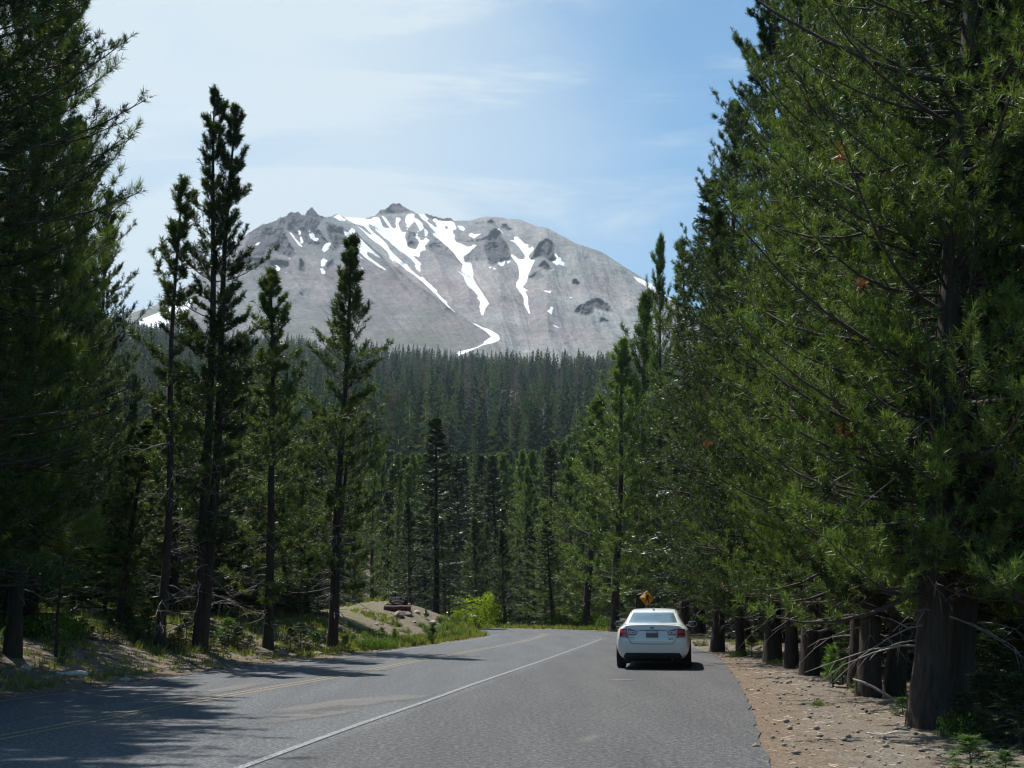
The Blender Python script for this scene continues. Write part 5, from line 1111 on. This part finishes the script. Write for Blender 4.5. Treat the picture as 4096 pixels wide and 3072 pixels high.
# ------------------------------------------------------------------ white sedan
def car(name, loc, rz, label, paint_col=(.78, .79, .80), plates=True):
    paint = bpy.data.materials.new(name + '_paint'); paint.use_nodes = True; P = paint.node_tree.nodes['Principled BSDF']
    P.inputs['Base Color'].default_value = (*paint_col, 1); P.inputs['Roughness'].default_value = .32; P.inputs['Coat Weight'].default_value = .8; P.inputs['Coat Roughness'].default_value = .05
    glass = simple('car_glass', (.10, .15, .16), .06, spec=.9, coat=1.0); rubber = simple('tyre_rubber', (.016, .016, .017), .85); black = simple('black_plastic', (.018, .018, .019), .65)  # lightened glass colour stands in for reflected sky and a lit interior
    redl = simple('red_lamp_lens', (.42, .012, .016), .12, coat=1); clear = simple('clear_lamp_lens', (.55, .50, .48), .12, coat=1); smoke = simple('smoked_lamp_lens', (.30, .17, .17), .12, coat=1)
    alloy = simple('alloy_rim', (.45, .45, .46), .35, metal=.9); chrome = simple('chrome', (.55, .56, .58), .12, metal=1); seam = simple('panel_gap', (.05, .055, .06), .6)
    # cage: stations along y; each: (y, z_bottom, half widths at: bottom, low, mid, shoulder, belt, roof rail, and heights: low, mid, shoulder, belt, rail, top)
    ST = [ # y    zb   wb   wl   wm   ws   wb2  wr    zl   zm   zs   zb2  zr    zt
        (0.00, .27, .66, .74, .80, .76, .66, .60, .42, .66, .90, 1.005, 1.035, 1.05),
        (0.10, .22, .72, .82, .855, .82, .70, .62, .42, .66, .92, 1.02, 1.05, 1.065),
        (0.38, .20, .74, .865, .885, .855, .73, .63, .42, .68, .94, 1.03, 1.06, 1.075),
        (0.62, .19, .74, .875, .893, .872, .745, .64, .42, .68, .95, 1.03, 1.085, 1.10),
        (0.98, .19, .74, .875, .895, .88, .755, .60, .42, .68, .95, 1.02, 1.235, 1.255),
        (1.35, .18, .74, .870, .892, .88, .765, .575, .42, .68, .94, 1.0, 1.36, 1.385),
        (1.75, .17, .74, .865, .89, .875, .77, .575, .42, .68, .93, .98, 1.415, 1.44),
        (2.30, .17, .74, .865, .89, .875, .77, .58, .42, .68, .92, .96, 1.42, 1.45),
        (2.75, .17, .74, .865, .89, .875, .765, .575, .42, .68, .91, .95, 1.375, 1.40),
        (3.20, .17, .74, .870, .893, .875, .74, .60, .42, .68, .90, .94, 1.16, 1.18),
        (3.50, .18, .74, .875, .893, .87, .72, .60, .42, .68, .88, .93, 1.0, 1.01),
        (4.00, .19, .74, .870, .88, .85, .70, .55, .42, .66, .82, .875, .91, .925),
        (4.40, .20, .70, .82, .83, .78, .64, .50, .42, .62, .76, .81, .845, .855),
        (4.60, .25, .58, .68, .68, .62, .52, .40, .42, .58, .70, .74, .76, .77)]
    RO = [.12, .06, .0, .055, .075, .06, .05]      # how far each level of the tail stands forward of the bumper
    bm = bmesh.new(); rings = []
    for si, s in enumerate(ST):
        y, zb, wb, wl, wm, ws, w2, wr, zl, zm, zs, z2, zr, zt = s
        half = [(wb, zb), (wl, zl), (wm, zm), (ws, zs), (w2, z2), (wr, zr)]
        fo = 1 if si == 0 else (.6 if si == 1 else 0)
        ff = .0 if si < len(ST) - 1 else -.0
        right = [bm.verts.new((w, y + RO[k] * fo, z)) for k, (w, z) in enumerate(half)]; left = [bm.verts.new((-w, y + RO[k] * fo, z)) for k, (w, z) in enumerate(half)]
        top = [bm.verts.new((wr * f_, y + RO[6] * fo, zt if f_ == 0 else (zr + zt * 2) / 3)) for f_ in (.5, 0, -.5)]; bot = [bm.verts.new((-wb * f_, y + RO[0] * fo, zb)) for f_ in (.5, 0, -.5)]
        rings.append(right + top + left[::-1] + bot)
    n = len(rings[0])
    for a, b_ in zip(rings[:-1], rings[1:]):
        for i in range(n): bm.faces.new((a[i], a[(i + 1) % n], b_[(i + 1) % n], b_[i]))
    for ri, ring in ((0, rings[0]), (-1, rings[-1])):      # tail and nose: rows of inner points between the two flanks
        right = ring[0:6]; left = ring[9:15][::-1]; top = ring[6:9]; bot = ring[15:18][::-1]
        rows = []
        for k in range(6):
            if k == 0: mid = [ring[17], ring[16], ring[15]]
            elif k == 5: mid = list(top)
            else:
                mid = []
                for f_ in (.5, 0, -.5):
                    v = right[k].co * (.5 + f_ / 2) + left[k].co * (.5 - f_ / 2); v.y += (-.03 * (1 - abs(f_)) if ri == 0 else .05 * (1 - abs(f_))); mid.append(bm.verts.new(v))
            rows.append([right[k]] + mid + [left[k]])
        for a, b_ in zip(rows[:-1], rows[1:]):
            for i in range(4):
                fc = (a[i], a[i + 1], b_[i + 1], b_[i]); bm.faces.new(fc if ri == 0 else fc[::-1])
    bmesh.ops.recalc_face_normals(bm, faces=bm.faces)
    cr = bm.edges.layers.float.new('crease_edge')
    for e in bm.edges:
        zs_ = [v.co.z for v in e.verts]; ys = [v.co.y for v in e.verts]
        if max(ys) < .30 and min(zs_) > .99 and abs(ys[0] - ys[1]) < .03: e[cr] = .55
        if all(abs(abs(v.co.x)) > .56 and v.co.z > 1.2 for v in e.verts) and abs(ys[0] - ys[1]) > .1: e[cr] = .35
    me = bpy.data.meshes.new('tmp'); bm.to_mesh(me); bm.free()
    t = bpy.data.objects.new('tmp', me); COL.objects.link(t); md = t.modifiers.new('s', 'SUBSURF'); md.levels = 3; md.render_levels = 3
    dg = bpy.context.evaluated_depsgraph_get(); bme = bpy.data.meshes.new_from_object(t.evaluated_get(dg)); bpy.data.objects.remove(t)
    bme.name = 'body'; bme.materials.clear(); bme.materials.append(paint); bme.polygons.foreach_set('use_smooth', np.ones(len(bme.polygons), bool))
    bme.materials.append(black)
    for p_ in bme.polygons:
        if p_.center.y < .5 and p_.center.z < .375 - max(0, abs(p_.center.x) - .62) * 1.2 and abs(p_.center.x) < .74: p_.material_index = 1
    bt = bmesh.new(); bt.from_mesh(bme); bvh = BVHTree.FromBMesh(bt); bt.free()
    R = empty(name, loc, rz); tag(R, label, 'car')
    body = obj('body', bme, R)
    def proj(p, d, off):
        h = bvh.ray_cast(Vector(p), Vector(d))
        return None if h[0] is None else h[0] - Vector(d) * off
    def patch(nm, outline, mat, parent=body, axis='y', off=.006, n=14, m=10, back=False):
        """outline: function (u,v)->(a,b) in the view plane; projected on the body"""
        V = []; okk = True
        for j in range(m + 1):
            for i in range(n + 1):
                a, c = outline(i / n, j / m)
                if axis == 'y': p = proj((a, -1, c), (0, 1, 0), off)
                elif axis == 'x+': p = proj((2, a, c), (-1, 0, 0), off)
                elif axis == 'x-': p = proj((-2, a, c), (1, 0, 0), off)
                elif axis == 'z': p = proj((a, c, 3), (0, 0, -1), off)
                elif axis == 'f': p = proj((a, 6, c), (0, -1, 0), off)
                if p is None: p = Vector((a, .1, c)) if axis == 'y' else (V[-1] if V else Vector((0, 0, 1)))
                V.append(p)
        Q = [(j * (n + 1) + i, j * (n + 1) + i + 1, (j + 1) * (n + 1) + i + 1, (j + 1) * (n + 1) + i) for j in range(m) for i in range(n)]
        me_ = bpy.data.meshes.new(nm); me_.from_pydata(V, [], Q); me_.materials.append(mat); me_.polygons.foreach_set('use_smooth', [True] * len(Q))
        bm_ = bmesh.new(); bm_.from_mesh(me_); want = {'y': Vector((0, -1, 0)), 'x+': Vector((1, 0, 0)), 'x-': Vector((-1, 0, 0)), 'z': Vector((0, 0, 1)), 'f': Vector((0, 1, 0))}[axis]
        bm_.normal_update()
        if sum((f.normal.dot(want) for f in bm_.faces)) < 0: bmesh.ops.reverse_faces(bm_, faces=bm_.faces)
        bm_.to_mesh(me_); bm_.free(); return obj(nm, me_, parent)
    quad = lambda A, B, C_, D: (lambda u, v: ((A[0] * (1 - u) + B[0] * u) * (1 - v) + (D[0] * (1 - u) + C_[0] * u) * v, (A[1] * (1 - u) + B[1] * u) * (1 - v) + (D[1] * (1 - u) + C_[1] * u) * v))
    # rear window, given as heights seen from behind
    patch('rear_window', quad((-.595, 1.095), (.595, 1.095), (.50, 1.335), (-.50, 1.335)), glass, R, n=20, m=12, off=.008)
    patch('windscreen', quad((-.60, 1.03), (.60, 1.03), (.50, 1.33), (-.50, 1.33)), glass, R, axis='f', n=16, m=10)
    for sgn, ax_ in ((1, 'x+'), (-1, 'x-')):
        patch('side_window', quad((1.15, 1.03), (1.88, 1.01), (1.88, 1.34), (1.40, 1.29)), glass, R, axis=ax_, n=8, m=6)
        patch('side_window', quad((1.95, 1.01), (2.98, .985), (2.72, 1.32), (1.95, 1.345)), glass, R, axis=ax_, n=8, m=6)
        # dark seams where the roof panel meets the side panels
        patch('roof_seam', quad((sgn * .545, 1.32), (sgn * .560, 1.32), (sgn * .548, 2.7), (sgn * .533, 2.7)), seam, body, axis='z', n=2, m=14, off=.003)
        # tail lamp: outer block on the wing, inner block on the boot lid
        L = patch('tail_lamp', quad((sgn * .785, .765), (sgn * .585, .745), (sgn * .60, .965), (sgn * .775, .955)), redl, R, n=8, m=8, off=.016)
        patch('brake_lens', quad((sgn * .745, .865), (sgn * .615, .865), (sgn * .622, .925), (sgn * .735, .92)), smoke, L, n=4, m=3, off=.021)
        patch('smoked_lens', quad((sgn * .765, .76), (sgn * .60, .75), (sgn * .60, .79), (sgn * .775, .80)), smoke, L, n=4, m=3, off=.021)
        L2 = patch('boot_lamp', quad((sgn * .575, .80), (sgn * .385, .815), (sgn * .345, .90), (sgn * .575, .965)), redl, R, n=8, m=8, off=.014)
        patch('reversing_lens', quad((sgn * .565, .832), (sgn * .395, .838), (sgn * .352, .893), (sgn * .565, .915)), clear, L2, n=5, m=4, off=.019)
        patch('reversing_bulb', quad((sgn * .475, .858), (sgn * .445, .858), (sgn * .445, .884), (sgn * .475, .884)), mblk, L2, n=2, m=2, off=.022)
    # boot lid shut lines
    def line(pts, w, mat=seam, nm='boot_seam'):
        for (a, c), (b2, d) in zip(pts[:-1], pts[1:]):
            dx, dz = b2 - a, d - c; l = math.hypot(dx, dz); nx, nz = -dz / l * w / 2, dx / l * w / 2
            V.append([(a - nx, c - nz), (b2 - nx, d - nz), (b2 + nx, d + nz), (a + nx, c + nz)])
    V = []; line([(-.585, .80), (-.56, .72), (-.52, .635), (-.48, .605), (-.25, .60), (0, .60), (.25, .60), (.48, .605), (.52, .635), (.56, .72), (.585, .80)], .012)
    pv = []; pf = []
    for q in V:
        for (a, c) in q:
            h = proj((a, -1, c), (0, 1, 0), .004); pv.append(h)
        pf.append(tuple(range(len(pv) - 4, len(pv))))
    me_ = bpy.data.meshes.new('boot_seam'); me_.from_pydata(pv, [], pf); me_.materials.append(seam); obj('boot_seam', me_, body)
    # black lower bumper, plate, handle lip, badges
    patch('lower_bumper', quad((-.735, .255), (.735, .255), (.64, .39), (-.64, .39)), black, R, n=20, m=6, off=.010)
    if plates:
        pl = patch('number_plate', quad((-.15, .745), (.15, .745), (.15, .905), (-.15, .905)), simple('plate_white', (.62, .62, .63), .5), R, n=4, m=4, off=.016)
        patch('plate_field', quad((-.142, .752), (.142, .752), (.142, .855), (-.142, .855)), simple('plate_grey', (.13, .13, .135), .6), pl, n=3, m=3, off=.020)
        patch('plate_mark', quad((.085, .872), (.135, .872), (.135, .890), (.085, .890)), simple('plate_red', (.45, .06, .06), .6), pl, n=2, m=2, off=.020)
        patch('lid_handle', quad((-.33, .915), (.33, .915), (.32, .930), (-.32, .930)), seam, body, n=10, m=2, off=.006)
        em = patch('emblem', lambda u, v: (.066 * (2 * v - 1 if False else v) * math.cos(u * 2 * PI), .985 + .033 * v * math.sin(u * 2 * PI)), chrome, R, n=24, m=3, off=.018)
        patch('emblem_field', lambda u, v: (.058 * v * math.cos(u * 2 * PI), .985 + .026 * v * math.sin(u * 2 * PI)), simple('emblem_blue', (.015, .03, .12), .25), em, n=24, m=3, off=.022)
        for (ex, ez, er) in ((-.032, .991, .012), (.005, .998, .006), (.026, .992, .006), (.036, .984, .006), (.014, .976, .006), (-.008, .974, .006)):
            patch('emblem_star', lambda u, v: (ex + er * v * (1 if int(round(u * 8)) % 2 == 0 else .35) * math.cos(u * 2 * PI), ez + er * v * (1 if int(round(u * 8)) % 2 == 0 else .35) * math.sin(u * 2 * PI)), chrome, em, n=8, m=1, off=.025)
        yb = proj((.42, -1, .745), (0, 1, 0), .006).y
        for (tx, tz, bd, sz_) in ((-.475, .750, 'SUBARU', .034), (-.47, .715, 'IMPREZA', .030), (.44, .750, 'SYMMETRICAL', .024), (.46, .715, 'AWD', .034)):
            h = proj((tx, -1, tz), (0, 1, 0), .010); t_ = text_obj('badge', bd, sz_, chrome if bd != 'AWD' else mblk, R, h, ext=.003)
        patch('badge_globe', lambda u, v: (.408 + .020 * v * math.cos(u * 2 * PI), .715 + .013 * v * math.sin(u * 2 * PI)), mblk, R, n=12, m=2, off=.014)
        h = proj((.0, 1.30, 3), (0, 0, -1), -.0)
    # shark fin aerial
    hz = proj((0, 1.50, 3), (0, 0, -1), 0)
    if hz:
        fv = [(-.03, 1.42, hz.z - .02), (.03, 1.42, hz.z - .02), (.025, 1.60, hz.z), (-.025, 1.60, hz.z), (-.006, 1.425, hz.z + .062), (.006, 1.425, hz.z + .062)]
        me_ = bpy.data.meshes.new('aerial'); me_.from_pydata(fv, [], [(0, 1, 5, 4), (1, 2, 5), (3, 0, 4), (2, 3, 4, 5), (0, 3, 2, 1)]); me_.materials.append(simple('aerial_grey', (.42, .43, .45), .4)); obj('aerial', me_, R)
    # mirrors
    for sgn in (1, -1):
        bm_ = bmesh.new(); bmesh.ops.create_uvsphere(bm_, u_segments=20, v_segments=12, radius=1)
        for v in bm_.verts:
            d = v.co; f_ = 1 / max(abs(d.x) ** 3 + abs(d.z) ** 3 + 1e-6, .35) ** (1 / 3) * .9
            v.co = Vector((d.x * f_ * .125, max(d.y, -.30) * .10, d.z * f_ * .082))
        me_ = bpy.data.meshes.new('mirror'); bm_.to_mesh(me_); bm_.free(); me_.materials.append(paint); me_.polygons.foreach_set('use_smooth', [True] * len(me_.polygons))
        mo = obj('mirror', me_, R, (sgn * .955, 2.78, 1.035))
        b_ = MB(); b_.tube([(-sgn * .16, .03, -.055), (-sgn * .02, .01, -.045)], [.035, .03], 8); b_.build('mirror_arm', black, mo)
        b_ = MB(); b_.box((0, -.034, 0), (.21, .006, .125)); b_.build('mirror_glass', simple('mirror_glass', (.10, .12, .12), .06, metal=.7), mo)
    # wheels
    for sgn in (1, -1):
        for yw in (.98, 3.65):
            prof = [(.20, -.105), (.30, -.108), (.322, -.085), (.325, 0), (.322, .085), (.30, .108), (.20, .105)]; ns = 36; Vw = []; Qw = []
            for i in range(ns):
                a = i / ns * 2 * PI
                for r_, x_ in prof: Vw.append((x_, r_ * math.cos(a), r_ * math.sin(a)))
            m_ = len(prof)
            for i in range(ns):
                for k in range(m_ - 1): Qw.append((i * m_ + k, i * m_ + k + 1, ((i + 1) % ns) * m_ + k + 1, ((i + 1) % ns) * m_ + k))
            me_ = bpy.data.meshes.new('tyre'); me_.from_pydata(Vw, [], Qw); me_.materials.append(rubber); me_.polygons.foreach_set('use_smooth', [True] * len(Qw))
            wh = empty('wheel'); wh.parent = R; wh.location = (sgn * .795, yw, .325); obj('tyre', me_, wh)
            b_ = MB(); b_.tube([(sgn * .075, 0, 0), (sgn * .098, 0, 0)], [.06, .05], 14)
            for q in range(5):
                a = q * 2 * PI / 5; b_.box((sgn * .088, .125 * math.cos(a), .125 * math.sin(a)), (.02, .045, .21), Matrix.Rotation(PI / 2 - a + PI / 2 - PI / 2, 4, 'X') if False else Matrix.Rotation(a - PI / 2, 4, 'X'))
            b_.tube([(sgn * .06, 0, 0), (sgn * .10, 0, 0)], [.215, .22], 30, cap=False); b_.build('rim', alloy, wh)
            b_ = MB(); b_.tube([(sgn * .03, 0, 0), (sgn * .045, 0, 0)], [.20, .20], 24); b_.build('brake_disc', black, wh)
            # dark arch opening
            Va = []; Fa = []; na = 24
            for i in range(na + 1):
                a = -.35 + (PI + .7) * i / na
                for r_ in (.05, .375):
                    yy_, z_ = yw + r_ * math.cos(a), .325 + r_ * math.sin(a); h = proj((sgn * 2, yy_, max(z_, .20)), (-sgn, 0, 0), .004); Va.append(h if h else Vector((sgn * .87, yy_, z_)))
            for i in range(na): Fa.append((2 * i, 2 * i + 1, 2 * i + 3, 2 * i + 2))
            me_ = bpy.data.meshes.new('wheel_arch'); me_.from_pydata(Va, [], Fa); me_.materials.append(black); obj('wheel_arch', me_, R)
    # underside, exhaust, suspension arms
    b_ = MB(); b_.box((0, 2.3, .20), (1.40, 3.9, .08)); b_.box((0, .55, .24), (1.2, .5, .10)); b_.box((0, .98, .27), (1.35, .16, .06)); b_.build('underbody', black, R)
    b_ = MB(); b_.tube([(.46, .02, .235), (.46, .30, .235)], [.032, .032], 14); b_.build('exhaust', black, R)
    return R
CY = 30.2; CX = ray(648.5, 650)[0] * CY
white_car = car('parked_car', (CX, CY - .85, 0.006), math.radians(-8.5), 'white four-door saloon car seen from behind, parked in the lay-by on the right')
gy_ = 104; gx_ = ray(481, 615)[0] * gy_
car('parked_car', (gx_, gy_, gz(gx_, gy_) + .02), math.radians(88), 'pale grey car mostly hidden behind the conifers beyond the bend', (.5, .52, .54), plates=False)

# ------------------------------------------------------------------ light, sky and air
SUN_AZ = math.radians(-38); SUN_EL = math.radians(62)      # azimuth measured from +Y, negative to the left
sd_ = bpy.data.lights.new('sun', 'SUN'); so = bpy.data.objects.new('sun', sd_); COL.objects.link(so)
sd_.energy = 5.0; sd_.angle = math.radians(.5); sd_.color = (1, .96, .90)
dirv = Vector((math.sin(SUN_AZ) * math.cos(SUN_EL), math.cos(SUN_AZ) * math.cos(SUN_EL), math.sin(SUN_EL)))
so.rotation_euler = dirv.to_track_quat('Z', 'Y').to_euler()
w = bpy.data.worlds.new('World'); sc.world = w; w.use_nodes = True
N = w.node_tree.nodes; L = w.node_tree.links; bg = N['Background']
sky = N.new('ShaderNodeTexSky'); sky.sky_type = 'NISHITA'; sky.sun_disc = False
sky.sun_elevation = SUN_EL; sky.sun_rotation = SUN_AZ; sky.altitude = 900; sky.air_density = 1.0; sky.dust_density = .2; sky.ozone_density = 1.2
tc = N.new('ShaderNodeTexCoord'); sp = N.new('ShaderNodeSeparateXYZ'); L.new(tc.outputs['Generated'], sp.inputs[0])
def mth(op, a, b=None, c=None, clamp=False):
    n = N.new('ShaderNodeMath'); n.operation = op; n.use_clamp = clamp
    for i, v in enumerate((a, b, c)):
        if v is None: continue
        if isinstance(v, (int, float)): n.inputs[i].default_value = v
        else: L.new(v, n.inputs[i])
    return n.outputs[0]
zc = mth('MAXIMUM', sp.outputs[2], .02); yc = mth('MAXIMUM', sp.outputs[1], .02)
ux = mth('DIVIDE', sp.outputs[0], yc); uz = mth('DIVIDE', sp.outputs[2], yc)      # azimuth and elevation slopes
cmb = N.new('ShaderNodeCombineXYZ'); L.new(mth('MULTIPLY_ADD', uz, -.0, ux), cmb.inputs[0]); L.new(uz, cmb.inputs[1])
def cn(scale, rot, detail, rough, dist, loc=(0, 0, 0)):
    mp = N.new('ShaderNodeMapping'); mp.inputs['Scale'].default_value = scale; mp.inputs['Rotation'].default_value = (0, 0, rot); mp.inputs['Location'].default_value = loc
    L.new(cmb.outputs[0], mp.inputs[0]); n = N.new('ShaderNodeTexNoise'); n.inputs['Scale'].default_value = 1; n.inputs['Detail'].default_value = detail
    n.inputs['Roughness'].default_value = rough; n.inputs['Distortion'].default_value = dist; L.new(mp.outputs[0], n.inputs['Vector']); return n.outputs['Fac']
wisp = cn((2.6, 13, 1), math.radians(16), 7, .6, .5, (2.1, 4, 0))
soft = cn((2.6, 5, 1), math.radians(-20), 5, .55, .4, (7, 1.3, 0))
def band(v, lo, hi, a=0., b=1.):
    if lo > hi: lo, hi, a, b = hi, lo, b, a
    n = N.new('ShaderNodeMapRange'); n.interpolation_type = 'SMOOTHSTEP'
    for i, q in zip((1, 2, 3, 4), (lo, hi, a, b)): n.inputs[i].default_value = q
    L.new(v, n.inputs[0]); return n.outputs[0]
leftc = band(mth('ADD', ux, mth('MULTIPLY_ADD', soft, .5, -.25)), -.24, .24, 1.0, .03)                   # thick cirrus veil to the left thins to the right
veil = mth('MULTIPLY', leftc, band(soft, .22, .62, .68, 1.1))
wisps = mth('MULTIPLY', band(wisp, .48, .70), .60)
tot = mth('ADD', veil, wisps, clamp=True)
gapl = band(uz, .20, .30)                                # clear strip low over the horizon
tot = mth('MULTIPLY', tot, mth('MULTIPLY_ADD', gapl, .45, .55), clamp=True)
front = mth('MULTIPLY', band(sp.outputs[1], .35, .70), band(sp.outputs[2], .78, .52))      # the veil hangs over the mountain side of the sky only
tot = mth('MULTIPLY', tot, front)
tn = N.new('ShaderNodeMix'); tn.data_type = 'RGBA'; tn.blend_type = 'MULTIPLY'; tn.inputs['Factor'].default_value = 1; L.new(sky.outputs[0], tn.inputs['A']); tn.inputs['B'].default_value = (.60, 1.06, 1.16, 1)
mx = N.new('ShaderNodeMix'); mx.data_type = 'RGBA'; L.new(mth('MULTIPLY', tot, .92), mx.inputs['Factor'])
L.new(tn.outputs['Result'], mx.inputs['A']); mx.inputs['B'].default_value = (6.2, 7.0, 7.35, 1)
L.new(mx.outputs['Result'], bg.inputs['Color']); bg.inputs['Strength'].default_value = .085

DEN = True
HAZE = True
if HAZE:
    hb = MB(); hb.box((0, 1400, 690), (5200, 4400, 1420)); ho = hb.build('haze', None)
    hm = bpy.data.materials.new('air'); hm.use_nodes = True; hn = hm.node_tree.nodes; hl = hm.node_tree.links; hn.clear()
    out = hn.new('ShaderNodeOutputMaterial'); pv = hn.new('ShaderNodeVolumePrincipled')
    pv.inputs['Density'].default_value = .00008; pv.inputs['Color'].default_value = (.74, .87, 1, 1); pv.inputs['Anisotropy'].default_value = .2
    hl.new(pv.outputs[0], out.inputs['Volume']); ho.data.materials.clear(); ho.data.materials.append(hm)
    tag(ho, kind='stuff')

sc.view_settings.view_transform = 'Standard'; sc.view_settings.look = 'None'; sc.view_settings.exposure = .5; sc.view_settings.gamma = 1
cy = sc.cycles; cy.max_bounces = 4; cy.diffuse_bounces = 2; cy.glossy_bounces = 2; cy.transmission_bounces = 4; cy.transparent_max_bounces = 6; cy.volume_bounces = 0
cy.use_adaptive_sampling = True; cy.adaptive_threshold = .02
cy.use_denoising = DEN; cy.sample_clamp_indirect = 3; cy.sample_clamp_direct = 4; cy.caustics_reflective = False; cy.caustics_refractive = False
sc.cycles.pixel_filter_type = 'BLACKMAN_HARRIS'; sc.cycles.filter_width = 1.2
